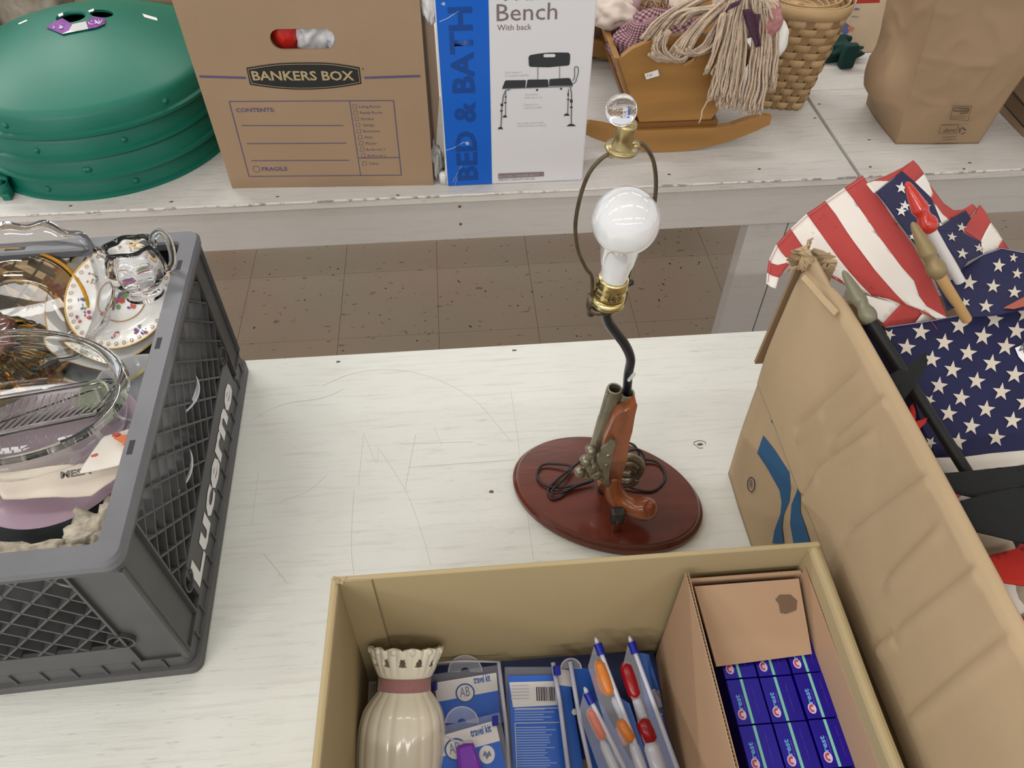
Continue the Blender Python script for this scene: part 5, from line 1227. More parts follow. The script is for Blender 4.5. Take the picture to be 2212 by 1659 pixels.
b = MB(); b.slab([p2b(992, 1700), p2b(1050, 1690), p2b(1022, 1600), p2b(984, 1612)], .012); tag(b.build('purple_case', mat('purple_plastic', (.20, .03, .50), .2, spec=.6, coat=.4), bevel=.004, smooth=True, auto=50), 'glossy purple plastic case in front of the lower travel kit', 'case')
MB().tube(smoothline([p2b(945, 1580, .002), p2b(965, 1592, .004), p2b(990, 1602, .005), p2b(1020, 1603, .004)], 5), .0011, 6).build('film_fold', mat('clear_plastic_edge'), k2)
# back of a pack with barcode
p3 = Pl(1150, 1560, .045, (.03, -.34, 1))
k3 = thing('travel_kit', 'travel kit pouch showing its blue back card with a white barcode label', 'travel kit', p3.O, 'travel kits in the carton')
p3.poly([(1097, 1460), (1205, 1458), (1240, 1720), (1112, 1722)], KB2, k3, .001, 'card_body')
p3.poly([(1100, 1474), (1203, 1471), (1207, 1523), (1108, 1528)], KW, k3, .0014, 'barcode_label')
b = MB(); x = 1157.
rnd = random.Random(5)
while x < 1196:
    w_ = rnd.choice([1, 1.6, 2.6]); b.poly([p3(x + .5, 1484, .0019), p3(x + w_ + .5, 1484, .0019), p3(x + w_ + 2, 1514, .0019), p3(x + 2, 1514, .0019)]); x += w_ + rnd.choice([1.2, 2])
b.build('barcode', mat('barcode_brown', (.05, .03, .05), .6), k3)
for k in range(5):
    p3.poly([(1104, 1480 + k * 7), (1142, 1479 + k * 7), (1142.5, 1482 + k * 7), (1104.5, 1483 + k * 7)], mat('pale_grey_print', (.5, .5, .56), .6), k3, .0016, 'small_print', .0002)
rnd = random.Random(8)
for k in range(24):
    y = 1532 + k * 5.5; x0 = 1110 + (y - 1530) * .06
    if 1556 < y < 1566: continue
    w_ = rnd.uniform(60, 88); p3.poly([(x0, y), (x0 + w_, y - 1), (x0 + w_, y + 1.4), (x0, y + 2.4)], KG, k3, .0014, 'small_print', .0002)
b = MB()
for p, q in (((1112, 1562), (1215, 1560)), ((1112, 1562), (1118, 1700)), ((1112, 1531), (1205, 1529))): b.tube([p3(*p, .0014), p3(*q, .0014)], .0005, 4)
b.build('printed_frame', KW, k3)
MB().slab([p3(1105, 1722, -.001), p3(1245, 1722, -.001), p3(1208, 1440, -.001), p3(1090, 1440, -.001)], .009).build('pouch', FILM, k3, bevel=.001)
MB().tube([p3(1077, 1432, .003), p3(1092, 1560, .003), p3(1104, 1720, .003)], .0022, 8).build('zip_strip', FILM2, k3, smooth=True)
MB().tube([p1(940, 1432, .002), p1(1000, 1428, .003), p1(1080, 1430, .003)], .0012, 8).build('film_edge', FILM2, k1, smooth=True)
# added sheet hiding the floor, its dark blue stands in for shadow behind the packs
p0 = Pl(1080, 1450, .030, (0, -.25, 1))
shade_sheet = thing('travel_kit', 'added dark blue sheet under the packs, standing in for the shadow behind them', 'travel kit', p0.O, 'travel kits in the carton')
p0.poly([(930, 1428), (1410, 1408), (1480, 1640), (950, 1640)], mat('deep_blue_shade', (.012, .03, .13), .4), shade_sheet, 0, 'card_body', .012)
# two narrow pouches with zip strips
p4 = Pl(1225, 1550, .060, (.25, -.3, 1))
def narrow(label, p, card, hdr, strip_, sl, par=None):
    t = thing('toothbrush_pouch', label, 'travel kit', p.O, 'slim zip pouches in the carton')
    p.poly(card, KB, t, .0, 'card_body'); 
    if hdr: p.poly(hdr, mat('kit_cream', (.50, .48, .47), .5), t, .0012, 'card_header')
    MB().tube([p(*q, .004) for q in strip_], .0025, 8).build('zip_strip', FILM2, t, smooth=True)
    for q0_, q1_ in zip(strip_, strip_[1:]): pass
    (x0, y0), (x1, y1) = strip_[0], strip_[-1]; d = V((x1 - x0, y1 - y0)); d.normalize(); s_ = V((-d.y, d.x))
    cs_ = [(x0 + d.x * a + s_.x * b_, y0 + d.y * a + s_.y * b_) for a, b_ in ((sl, -8), (sl, 5), (sl + 22, 5), (sl + 22, -8))]
    MB().slab([p(*q, .0075) for q in cs_][::-1], .007).build('zip_slider', SLD, t, bevel=.0012)
    return t
na = narrow('slim pouch with a cream and blue card beside the barcode kit', p4, [(1196, 1442), (1226, 1446), (1270, 1720), (1225, 1720)], [(1203, 1444), (1228, 1448), (1236, 1484), (1206, 1480)], [(1192, 1432), (1207, 1520), (1232, 1720)], 8)
MB().poly([p4(1240 + 6 * math.cos(a), 1538 + 7 * math.sin(a), .0014) for a in [k * PI / 8 for k in range(16)]]).build('seal_disc', KW, na)
p5 = Pl(1260, 1550, .064, (.35, -.3, 1))
nb = narrow('second slim pouch from the barcode kit, with a navy card', p5, [(1232, 1440), (1290, 1446), (1330, 1720), (1290, 1720)], None, [(1228, 1430), (1250, 1560), (1285, 1720)], 300)
hanger(p5, 1232, 1445, 22, nb)
# toothbrush pouches standing
TB = {'o': mat('orange_brush_cover', (.62, .20, .035), .3), 'r': mat('red_brush_cover', (.28, .006, .012), .25), 's': mat('salmon_brush_cover', (.60, .20, .14), .35), 'w': mat('silver_tube', (.50, .52, .60), .2, spec=.6)}
def brushpack(label, zt_, top, bot, cov, card, second, z1=.062):
    p = Pl(top[0], top[1], zt_, (.55, -.12, 1)); t = thing('toothbrush_pouch', label, 'travel kit', p.O, 'toothbrush zip pouches in the carton')
    a, b_ = V((top[0], top[1])), V((bot[0], bot[1])); d = (b_ - a).normalized()
    P_ = lambda px, py, z: az(px, py, z)
    zl = lambda py: zt_ + (z1 - zt_) * (py - top[1]) / (bot[1] - top[1])
    def Q(px, py, e=0): return P_(px, py, zl(py) + e)
    MB().tube([Q(*top), Q(*(a + d * 8)), Q(*bot)], [.0012, .0024, .0028], 8).build('zip_strip', mat('milky_strip', (.55, .58, .70), .3, spec=.6), t, smooth=True)
    c0 = a + d * 14; c1 = a + d * 40
    MB().tube([Q(c0.x, c0.y, .001), Q(c1.x, c1.y, .001)], .0046, 10).build('zip_slider', SLD, t, smooth=True, auto=40)
    b2 = MB(); k = [Q(x, y, -.006) for x, y in card]; b2.poly(k, ext=V((0, 0, -.001))); b2.build('card_body', KB, t)
    for (x0, y0, x1, y1, r, key, dz) in cov:
        MB().tube([Q(x0, y0, dz), Q(x0 * .85 + x1 * .15, y0 * .85 + y1 * .15, dz), Q((x0 + x1) / 2, (y0 + y1) / 2, dz), Q(x0 * .12 + x1 * .88, y0 * .12 + y1 * .88, dz), Q(x1, y1, dz)], [r * .5, r * .95, r, r * .95, r * .5], 14).build('toothbrush' if key != 'w' else 'toothpaste_tube', TB[key], t, smooth=True)
    f = [Q(x, y, .001) for x, y in second]; MB().poly(f, ext=V((0, 0, -.0004))).build('pouch_film', FILM, t)
    return t
brushpack('toothbrush pouch with an orange brush, its blue slider reaching highest beside the carton divider', .112, (1286, 1377), (1408, 1700),
          [(1292, 1425, 1318, 1502, .0068, 'o', -.002), (1338, 1555, 1366, 1602, .0062, 'o', -.002), (1325, 1505, 1350, 1560, .0045, 'w', -.006), (1366, 1600, 1400, 1700, .006, 'w', -.004)],
          [(1330, 1500), (1360, 1520), (1420, 1700), (1385, 1700)], [(1286, 1385), (1270, 1440), (1330, 1640), (1400, 1690)])
brushpack('toothbrush pouch with a dark red brush, second slider from the carton divider', .105, (1359, 1374), (1478, 1700),
          [(1349, 1430, 1374, 1510, .0078, 'r', -.004), (1385, 1552, 1408, 1605, .0085, 'r', -.004), (1372, 1505, 1392, 1556, .005, 'w', -.006), (1402, 1600, 1436, 1700, .009, 'w', -.004)],
          [(1375, 1410), (1392, 1412), (1412, 1500), (1470, 1700), (1440, 1700), (1385, 1480)], [(1359, 1380), (1345, 1440), (1400, 1640), (1470, 1690)])
brushpack('toothbrush pouch with a salmon brush, lowest of the three blue sliders', .095, (1262, 1484), (1370, 1700),
          [(1272, 1530, 1305, 1598, .0062, 's', -.003), (1334, 1568, 1352, 1610, .005, 's', -.01), (1290, 1452, 1302, 1500, .007, 'r', -.015), (1300, 1598, 1345, 1700, .005, 'w', -.004)],
          [(1285, 1510), (1304, 1528), (1400, 1720), (1340, 1720)], [(1262, 1490), (1250, 1540), (1300, 1680), (1370, 1700)])
t = thing('toothbrush_pouch', 'shiny pouch with a dark blue card squeezed against the carton divider', 'travel kit', az(1440, 1560, .1), 'toothbrush zip pouches in the carton')
MB().poly([az(1385, 1410, .08), az(1402, 1414, .08), az(1425, 1490, .075), az(1470, 1700, .05), az(1450, 1700, .05), az(1400, 1480, .075)], ext=V((0, 0, -.001))).build('card_body', KB, t)
MB().tube([az(1418, 1492, .085), az(1432, 1560, .078), az(1478, 1700, .06)], .0032, 8).build('pouch_fold', CLR2, t, smooth=True)
MB().tube([az(1410, 1490, .082), az(1425, 1530, .079)], .0028, 8).build('zip_strip', FILM2, t, smooth=True)

# ---- inner pinkish carton
ic = thing('toothpaste_carton', 'smaller pinkish brown open carton with corrugated edges standing inside the yellowish one', 'box', (.286, .26, .006))
def corr(p, q, r, s, nm, n_, pitch=.0034):
    """corrugated wall: p,q bottom, r,s top (p->q run, r above q, s above p); n_ = outward normal"""
    t = .0032
    b = MB(); b.slab([p, q, r, s], .0007); b.build(nm, CARD_PINK, ic)
    o2 = b
    off = -(q - p).cross(s - p).normalized() * (t - .0007)
    b = MB(); b.slab([x + off for x in (p, q, r, s)], .0007); b.build(nm + '_liner', CARD_PINK, ic)
    L = (r - s).length; n = int(L / pitch * 2); b = MB(); vs = []
    off2 = off * .82; base = off * .2
    for k in range(n + 1):
        o = s + (r - s) * (k / n) + (off2 if k % 2 else base); vs += [o, o - (s - p).normalized() * .012]
    b.add(vs, [(2 * k, 2 * k + 2, 2 * k + 3, 2 * k + 1) for k in range(n)]); b.build(nm + '_fluting', mat('fluting', (.34, .23, .13), .9), ic, solid=.0004)
IZ = .2305; X0_, X1_, YF_ = .1992, .3135, .3370
corr(V((X0_, .04, .006)), V((X0_, YF_, .006)), V((X0_, YF_, IZ)), V((X0_, .04, IZ)), 'divider_wall', V((-1, 0, 0)))
corr(V((X1_, YF_, .006)), V((X1_, .04, .006)), V((X1_, .04, IZ - .004)), V((X1_, YF_ - .002, IZ - .004)), 'outer_wall', V((1, 0, 0)))
MB().slab([V((X1_, YF_ + .001, .006)), V((X0_, YF_ + .001, .006)), V((X0_, YF_ + .001, .216)), V((X1_, YF_ + .001, .216))], .0032).build('far_wall', CARD_PINK, ic)
fl0, fl1, fl2, fl3 = V((.2055, .3295, .216)), V((.3090, .3295, .216)), az(1764, 1412, .187), az(1548, 1440, .187)
fl2.x = min(fl2.x, .3090)
MB().slab([fl3, fl2, fl1, fl0], .003, nu=8, nv=6, fn=lambda u, v: .0008 * math.sin(u * 5)).build('end_flap', CARD_PINK, ic)
pf = lambda x, y: apl(x, y, fl0, (fl2 - fl3).cross(fl0 - fl3).normalized()) + (fl2 - fl3).cross(fl0 - fl3).normalized() * .0012
MB().poly([pf(1697 + dx, 1306 + dy) for dx, dy in ((-23, -10), (-14, -21), (10, -21), (24, -8), (22, 12), (0, 20), (-12, 18), (-16, -2))]).build('octagon_mark', mat('dark_brown_mark', (.16, .10, .06), .6), ic)  # dark octagonal hole mark on the end flap
wp = lambda x, y, e=.0008: ax(x, y, X0_ - .0002 - e)
DS = MB()
for k in range(22):
    f = k / 21; x = 1551 - 75 * f; y = 1522 + 140 * f
    DS.poly([wp(x - 2.2, y - 4), wp(x + 3.2, y - 3), wp(x + 2.2, y + 3), wp(x - 3.2, y + 3)])
DS.build('printed_dashes', BLACK, ic)
for pts in ([(1504, 1427), (1521, 1444), (1525, 1484), (1505, 1459)], [(1550, 1584), (1575, 1603), (1580, 1647), (1556, 1620)]):
    MB().poly([wp(*p) for p in pts]).build('white_sticker', WHITE, ic)
    cx = sum(p[0] for p in pts) / 4; cy = sum(p[1] for p in pts) / 4
    text('1', wp(cx - 1, cy + 9, .001), (wp(cx + 3, cy + 12) - wp(cx - 1, cy + 9)), UZ, .012, mat('pen_ink'), ic, eps=.0003)
PKI = mat('grey_carton_print', (.19, .13, .09), .8)
o_ = wp(1470, 1513); text('KT234645', o_, wp(1492, 1462) - o_, -(wp(1480, 1490) - wp(1472, 1484)), .008, PKI, ic, eps=.0004)
MB().poly([wp(*p) for p in ((1459, 1515), (1466, 1520), (1476, 1600), (1466, 1602))]).build('printed_block', PKI, ic)
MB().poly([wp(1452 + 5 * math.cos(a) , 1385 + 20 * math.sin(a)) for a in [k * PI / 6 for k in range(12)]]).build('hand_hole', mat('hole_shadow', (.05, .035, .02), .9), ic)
# ---- toothpaste boxes
TPB = mat('toothpaste_blue_foil', (.012, .004, .38), .16, metal=.45, spec=.7, coat=.4); MINT = mat('mint_stripe', (.20, .56, .45), .3); TL_ = mat('toothpaste_lettering', (.13, .36, .75), .3)
TRD = mat('toothpaste_red', (.55, .03, .05), .3); TWH = mat('toothpaste_white', (.6, .55, .75), .3); TPU = mat('toothpaste_violet', (.09, .035, .40), .3)
TZ = .183; xs0 = az(1566, 1468, TZ).x; PX_, PY_ = .0323, .0413; y0_ = az(1566, 1468, TZ).y
src = None
def tp_box(x, y, z):
    t = thing('toothpaste_box', 'glossy violet blue toothpaste box', 'box', (x, y, z))
    MB().box(x + .0006, x + PX_ - .0010, y + .0003, y + PY_ - .0006, .0062, z).build('box_body', TPB, t, bevel=.0007)
    MB().box(x + PX_ * .42, x + PX_ * .50, y + .0008, y + PY_ - .001, z, z + .00025).build('mint_stripe', MINT, t)
    cx, cy = x + PX_ * .22, y + .009
    MB().poly([V((cx + .0047 * math.cos(a) * .8, cy + .0047 * math.sin(a), z + .0003)) for a in [k * PI / 8 for k in range(16)]]).build('logo_ground', TWH, t)
    MB().tube([V((cx + .0026 * math.cos(a) * .8, cy + .0026 * math.sin(a), z + .0004)) for a in [.9 + k * .42 for k in range(11)]], .0009, 5).build('logo_swirl', TRD, t)
    text('rest', V((cx + .0022, y + .0135, z + .0003)), UY, -UX, .0045, TL_, t, width=.0132, bold=.03, eps=0, name='logo_lettering')
    text('Crest', V((cx + .0022, y + .0068, z + .0001)), UY, -UX, .0062, TL_, t, width=.021, bold=.0, eps=0, name='logo_lettering') if False else None
    MB().box(x + PX_ * .335, x + PX_ * .365, y + .012, y + .026, z, z + .0002).build('small_print', TPU, t)
    text('complete white', V((x + PX_ * .72, y + .008, z + .0001)), UY, -UX, .0016, TPU, t, width=.026, eps=0, name='small_print', res=1)
    return t
cols_ = ['left', 'middle', 'right']; rows_ = ['row under the cardboard end flap', 'first full row below the end flap', 'second full row below the end flap', 'row at the very bottom edge of the photo']
for r_ in range(4):
    for c_ in range(3):
        x, y = xs0 + c_ * PX_, y0_ - r_ * PY_ + .0
        zz = TZ + [0, -.0012, .0006][c_] * (1 if r_ % 2 else .5)
        if src is None: src = tp_box(x, y, zz); t = src
        else:
            t = src.copy(); C.objects.link(t)
            for ch in [o for o in src.children]:
                d = ch.copy(); C.objects.link(d); d.parent = t; d.matrix_parent_inverse = ch.matrix_parent_inverse.copy()
            t.location = (x, y, zz)
        t['label'] = 'violet blue toothpaste box, %s column, %s' % (cols_[c_], rows_[r_]); t['group'] = 'toothpaste boxes in the inner carton'
for c_ in range(4):
    pass
# ================================================================ large carton with flags
BXX, BYF, BYN, BHH = .3605, .600, -.12, .398
BB = thing('large_carton', 'large worn brown cardboard carton at right with blue wave print, full of flags', 'box', (.6, .25, 0))
creases = []
for a_, b_ in (((570, 0), (330, 245)), ((445, 150), (335, 265)), ((720, 60), (480, 300)), ((640, 240), (400, 420)), ((870, 415), (540, 690)), ((1075, 790), (740, 1090)), ((740, 1090), (660, 1150)), ((1190, 1090), (790, 1450)), ((900, 640), (700, 880)), ((420, 420), (330, 560))):
    a_, b_ = [ax(1550 + q_[0] / 1.932, 800 + q_[1] / 1.932, .350) for q_ in (a_, b_)]; creases.append(((a_.y, a_.z), (b_.y, b_.z)))
def crease(y, z, w_=.0034):
    s = 0
    for (a, b_) in creases:
        dx, dz = b_[0] - a[0], b_[1] - a[1]; L = math.hypot(dx, dz)
        t_ = ((y - a[0]) * dx + (z - a[1]) * dz) / L / L
        if -.05 < t_ < 1.05:
            d = ((y - a[0]) * dz - (z - a[1]) * dx) / L
            s += (-.0026 * math.exp(-(d / w_) ** 2) + .0020 * math.exp(-((d - .008) / .006) ** 2)) * max(0, min(1, t_ * 6 + .3, (1.05 - t_) * 6))
    return s
# wall
b = MB()
def wallf(u, v):
    y = BYF + (BYN - BYF) * u; z = .001 + (BHH - .003) * v
    return V((BXX - .003 * math.sin(PI * v) * (1 - u) + .002 * noise.noise(V((y * 9, z * 9, 1))), y, z))
b.grid(wallf, 60, 36); b.build('left_wall', CARD, BB, solid=.005, smooth=True)
b = MB()
for xa_, xb2, h_ in ((BXX, BXX + .03, BHH - .012), (BXX + .03, BXX + .25, .325), (BXX + .25, BXX + .46, BHH)): b.slab([V((xa_, BYF, .001)), V((xb2, BYF, .001)), V((xb2, BYF, h_)), V((xa_, BYF, h_))][::-1], .005)
b.build('far_wall', CARD, BB)
MB().box(BXX + .46, BXX + .466, BYN, BYF, .001, BHH - .01).build('right_wall', CARD, BB)
MB().box(BXX + .004, BXX + .46, BYN, BYN + .005, .001, BHH - .01).build('near_wall', CARD, BB)
MB().box(BXX + .004, BXX + .46, BYN + .006, BYF - .006, .001, .006).build('carton_floor', CARD, BB)
# folded-out flap of the left wall
FLZ = .203
def flap(u, v):
    y = .592 - .0 * v + (BYN - .592) * u; top = BHH + .004 * math.sin(min(1, u * 1.4) * PI) + .003 - .020 * math.exp(-((.592 - y) / .05) ** 2)
    if v < .06:
        a = (v / .06) * PI * .5; return V((BXX + .004 - .0075 * math.sin(a), y, top - .004 + .0045 * math.cos(a)))
    w_ = (v - .06) / .94; z = top - .004 + (FLZ - top + .004) * w_
    x = BXX - .0055 - .0035 * math.sin(PI * w_) - .004 * w_
    return V((x - crease(y, z) * 1.2 + .0012 * noise.noise(V((y * 14, z * 14, 4))), y, z))
b = MB(); b.grid(flap, 230, 90); b.build('outer_flap', CARD, BB, solid=.0042, smooth=True)
# far flap folded out behind
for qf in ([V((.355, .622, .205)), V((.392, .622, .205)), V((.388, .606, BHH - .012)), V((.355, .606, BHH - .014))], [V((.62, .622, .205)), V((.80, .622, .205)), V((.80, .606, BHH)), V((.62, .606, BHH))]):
    MB().slab(qf, .0045).build('far_outer_flap', mat('shaded_cardboard', (.30, .20, .115), .9, var=.12, vscale=8), BB)  # darker card colour paints in the shade on the outer far flaps
# torn corner
for k in range(14):
    c = V((BXX + random.uniform(-.012, .018), .598 + random.uniform(-.008, .012), BHH - .012 + random.uniform(-.012, .010)))
    d1 = V((random.uniform(-1, 1), random.uniform(-1, 1), random.uniform(-1, 1))).normalized() * .012; d2 = d1.cross(V((random.random(), 1, .3))).normalized() * .008
    MB().slab([c - d1 - d2, c + d1 - d2 * .5, c + d1 * .8 + d2, c - d1 * .6 + d2 * 1.2], .0012, nu=3, nv=3, fn=lambda u, v: .002 * math.sin(u * 9 + v * 5)).build('torn_paper', random.choice([CARD, CARD_DARK]), BB)
MB().slab([az(1738, 592, .405), az(1812, 672, .402), az(1802, 683, .40), az(1730, 602, .402)][::-1], .003, nu=6, nv=1, fn=lambda u, v: .0012 * math.sin(u * 8)).build('folded_strip', CARD, BB)
# printed logo
z5c = lambda X, Y: (1550 + X / 1.932, 800 + Y / 1.932)
LB = mat('carton_blue_print', (.014, .085, .20), .75)
def wl(X, Y, e=.0055): return ax(*z5c(X, Y), BXX - e)
for pts in ([(190, 272), (240, 335), (300, 425), (306, 490), (300, 545), (276, 600), (268, 650), (275, 722), (228, 722), (238, 665), (262, 600), (267, 550), (258, 500), (205, 405), (165, 345)],
            [(232, 192), (290, 275), (330, 360), (362, 435), (345, 500), (345, 590), (365, 650), (388, 730), (318, 730), (302, 640), (308, 560), (332, 500), (344, 450), (322, 370), (280, 285), (222, 212)],
            [(378, 480), (420, 570), (462, 690), (470, 745), (440, 700), (410, 630), (385, 550)]):
    MB().poly([wl(*p) for p in pts]).build('wave_print', LB, BB)
b = MB()
cR = [wl(140 + 15 * math.cos(a), 477 + 30 * math.sin(a)) for a in [k * PI / 12 for k in range(24)]]
b.tube(cR, .0007, 4, closed=True); b.build('trademark_ring', mat('navy_mark', (.03, .03, .08), .7), BB)
text('R', wl(134, 490), wl(146, 494) - wl(134, 490), wl(140, 462) - wl(138, 490), .011, mat('navy_mark'), BB, eps=.0002)

# ================================================================ flags
FR = mat('flag_red', (.43, .055, .05), .85, bump=.15, bscale=400, var=.08, vscale=30); FWH = mat('flag_white', (.76, .71, .66), .85, bump=.15, bscale=400)
FB = mat('flag_blue', (.012, .013, .062), .85, bump=.15, bscale=400, var=.15, vscale=30); FST = mat('star_cream', (.60, .54, .46), .85); FSW = mat('star_white', (.75, .74, .73), .8)
STI = mat('seam_stitch', (.05, .055, .13), .8)
class Cl:
    """draped cloth surface: a leaning plane with soft ripples"""
    def __init__(s, A, B, D, amp=.004, fr=9, seed=0):
        s.O = A; s.n = (B - A).cross(D - A).normalized()
        if s.n.dot(CAM - A) < 0: s.n = -s.n
        s.amp = amp; s.fr = fr; s.seed = seed
    def disp(s, p): return p + s.n * (s.amp * noise.noise(p * s.fr + V((s.seed, 0, 0))) * 2)
    def pt(s, px, py): return apl(px, py, s.O, s.n)
    def __call__(s, px, py, e=0): return s.disp(s.pt(px, py)) + s.n * e
    def patch(s, pts, m_, par, e=0, nm='stripe', cuts=5, t=.0009):
        bm = bmesh.new(); vs = [bm.verts.new(s.pt(*p)) for p in pts]
        f = bm.faces.new(vs); bmesh.ops.triangulate(bm, faces=[f], ngon_method='EAR_CLIP')
        for _ in range(3):
            ed = [e_ for e_ in bm.edges if e_.calc_length() > .008]
            if not ed: break
            bmesh.ops.subdivide_edges(bm, edges=ed, cuts=1 if _ else 2, use_grid_fill=True)
            bmesh.ops.triangulate(bm, faces=bm.faces[:])
        for v_ in bm.verts: v_.co = s.disp(v_.co) + s.n * e
        bm.verts.index_update(); b = MB(); b.add([v_.co.copy() for v_ in bm.verts], [tuple(q.index for q in f_.verts) for f_ in bm.faces]); bm.free()
        o = b.build(nm, m_, par, smooth=True)
        if t: md = o.modifiers.new('s', 'SOLIDIFY'); md.thickness = t; md.offset = 0
        return o
    def star(s, cx, cy, r, par, rot=0, m_=None, sy=1):
        P_ = [s(cx + r * q * math.sin(a), cy - r * q * sy * math.cos(a), .0012) for k in range(10) for a, q in [(rot + k * PI / 5, 1 if k % 2 == 0 else .40)]]
        return MB().poly(P_).build('star', m_ or FST, par)
q3 = lambda x, y: (1620 + x / 3.6875, 330 + y / 3.6875)
q4 = lambda x, y: (1800 + x / 3.318, 600 + y / 3.318)
# flag A : striped
SA = Cl(az(2040, 690, .385), ay(1865, 381, .70), ay(1662, 600, .650), .005, 8, 1)
fa = thing('flag', 'red and white striped flag fanned out over the far left corner of the large carton', 'flag', az(2040, 690, .385), 'flags in the large carton')
bnds = [[(905, 190), (985, 310), (1060, 400), (1180, 580), (1300, 740), (1420, 960), (1500, 1140), (1560, 1300)],
        [(755, 285), (830, 380), (900, 480), (1050, 700), (1200, 900), (1300, 1010), (1340, 1130), (1400, 1210), (1560, 1300)],
        [(600, 385), (690, 500), (780, 640), (850, 740), (1000, 940), (1150, 1110), (1240, 1200), (1380, 1250), (1480, 1312)],
        [(450, 485), (540, 610), (640, 750), (720, 860), (800, 960), (880, 1050), (970, 1140), (1100, 1160), (1210, 1200), (1390, 1270)],
        [(325, 605), (400, 715), (480, 820), (545, 880), (600, 945), (650, 1000), (760, 1060), (820, 1080)],
        [(215, 735), (255, 800), (295, 845), (400, 850), (470, 850), (520, 880)],
        [(160, 860), (180, 890), (230, 905), (290, 890), (340, 870)],
        [(145, 965), (185, 990), (240, 1005)], [(138, 1050), (175, 1078), (215, 1092)]]
for i in range(8):
    a, c_ = bnds[i], bnds[i + 1]
    pts = [q3(*p) for p in a] + [q3(*p) for p in c_[::-1]]
    # drop duplicates
    out = []
    for p in pts:
        if not out or math.hypot(p[0] - out[-1][0], p[1] - out[-1][1]) > .6: out.append(p)
    if math.hypot(out[0][0] - out[-1][0], out[0][1] - out[-1][1]) < .6: out.pop()
    SA.patch(out, FR if i % 2 == 0 else FWH, fa)
SA2 = lambda x, y: SA(*q3(x, y), .0015)
MB().tube([SA2(x, y) for x, y in ((920, 215), (768, 305), (615, 403), (463, 505), (338, 622), (232, 748), (178, 868), (163, 975), (155, 1045))], .0004, 4).build('hem_stitch', mat('red_thread', (.5, .2, .18), .8), fa)
# fold under flag A
SF = Cl(az(1960, 700, .372), az(2000, 640, .385), az(1900, 690, .375), .003, 12, 3)
ff = thing('flag', 'crumpled red and white fold of flag cloth just above the starred front flag', 'flag', az(1960, 700, .37), 'flags in the large carton')
SF.patch([q3(*p) for p in [(940, 1130), (1040, 1155), (1215, 1195), (1070, 1350), (1010, 1300), (960, 1200)]], FWH, ff)
SF.patch([q3(*p) for p in [(1215, 1195), (1400, 1255), (1330, 1345), (1080, 1400), (1070, 1350)]], FR, ff)
SF.patch([q3(*p) for p in [(1400, 1255), (1480, 1330), (1330, 1345)]], FWH, ff)
# flag B : canton behind the red spearhead
SB = Cl(ay(1990, 400, .70), ay(2090, 430, .70), az(2050, 560, .40), .006, 8, 5)
fb = thing('flag', 'folded flag with a blue starred canton behind the red spearhead', 'flag', ay(1990, 400, .7), 'flags in the large carton')
SB.patch([q3(*p) for p in [(955, 225), (1100, 165), (1220, 110), (1290, 68), (1300, 80), (1215, 140), (1120, 212), (1000, 215)]], FR, fb, -.001)
SB.patch([q3(*p) for p in [(935, 240), (1000, 213), (1120, 210), (1010, 318), (985, 312)]], FWH, fb, -.001)
SB.patch([q3(*p) for p in [(1215, 138), (1290, 68), (1340, 110), (1390, 165), (1325, 222)]], FR, fb)
SB.patch([q3(*p) for p in [(1325, 222), (1390, 165), (1440, 235), (1475, 305), (1462, 335)]], FWH, fb)
SB.patch([q3(*p) for p in [(1462, 335), (1475, 305), (1440, 235), (1500, 300), (1570, 375), (1650, 425), (1720, 425), (1795, 385), (1830, 420), (1790, 470), (1700, 465), (1620, 503), (1560, 460), (1500, 385)]], FR, fb)
SB.patch([q3(*p) for p in [(1500, 385), (1560, 460), (1620, 503), (1550, 545), (1520, 460)]], FWH, fb)
SB.patch([q3(*p) for p in [(1000, 318), (1110, 230), (1215, 138), (1325, 222), (1462, 335), (1520, 460), (1555, 560), (1600, 700), (1560, 900), (1620, 1250), (1540, 1290), (1430, 980), (1300, 740), (1180, 580), (1060, 400)]], FB, fb, .0, 'canton')
for x, y, r in ((1212, 275, 54), (1228, 430, 50), (1192, 480, 50), (1418, 412, 42), (1272, 690, 30), (1530, 560, 24)): SB.star(*q3(x, y), r / 3.69, fb, .1, FSW)
# flag C
SCf = Cl(ay(2100, 480, .66), ay(2160, 500, .66), az(2080, 640, .40), .005, 9, 7)
fc = thing('flag', 'flag corner with blue starred patch and red white stripes right of the white pole', 'flag', ay(2100, 480, .66), 'flags in the large carton')
SCf.patch([q3(*p) for p in [(1480, 615), (1600, 530), (1720, 455), (1768, 515), (1700, 632), (1780, 670), (1850, 712), (1850, 810), (1720, 880), (1670, 950), (1600, 830)]], FB, fc, 0, 'canton')
SCf.patch([q3(*p) for p in [(1768, 515), (1825, 418), (1870, 480), (1912, 560), (1845, 705), (1780, 670), (1700, 632)]], FR, fc)
SCf.patch([q3(*p) for p in [(1912, 560), (1965, 625), (2010, 695), (1975, 760), (1850, 812), (1845, 705)]], FWH, fc)
SCf.patch([q3(*p) for p in [(2010, 695), (2060, 775), (1970, 765)]], FR, fc)
for x, y, r in ((1690, 592, 46), (1600, 680, 44), (1820, 765, 46), (1672, 822, 52)): SCf.star(*q3(x, y), r / 3.69, fc, .15)
MB().tube([SCf(*q3(x, y), .001) for x, y in ((1480, 618), (1700, 612), (1850, 712))], .0004, 4).build('seam', STI, fc)
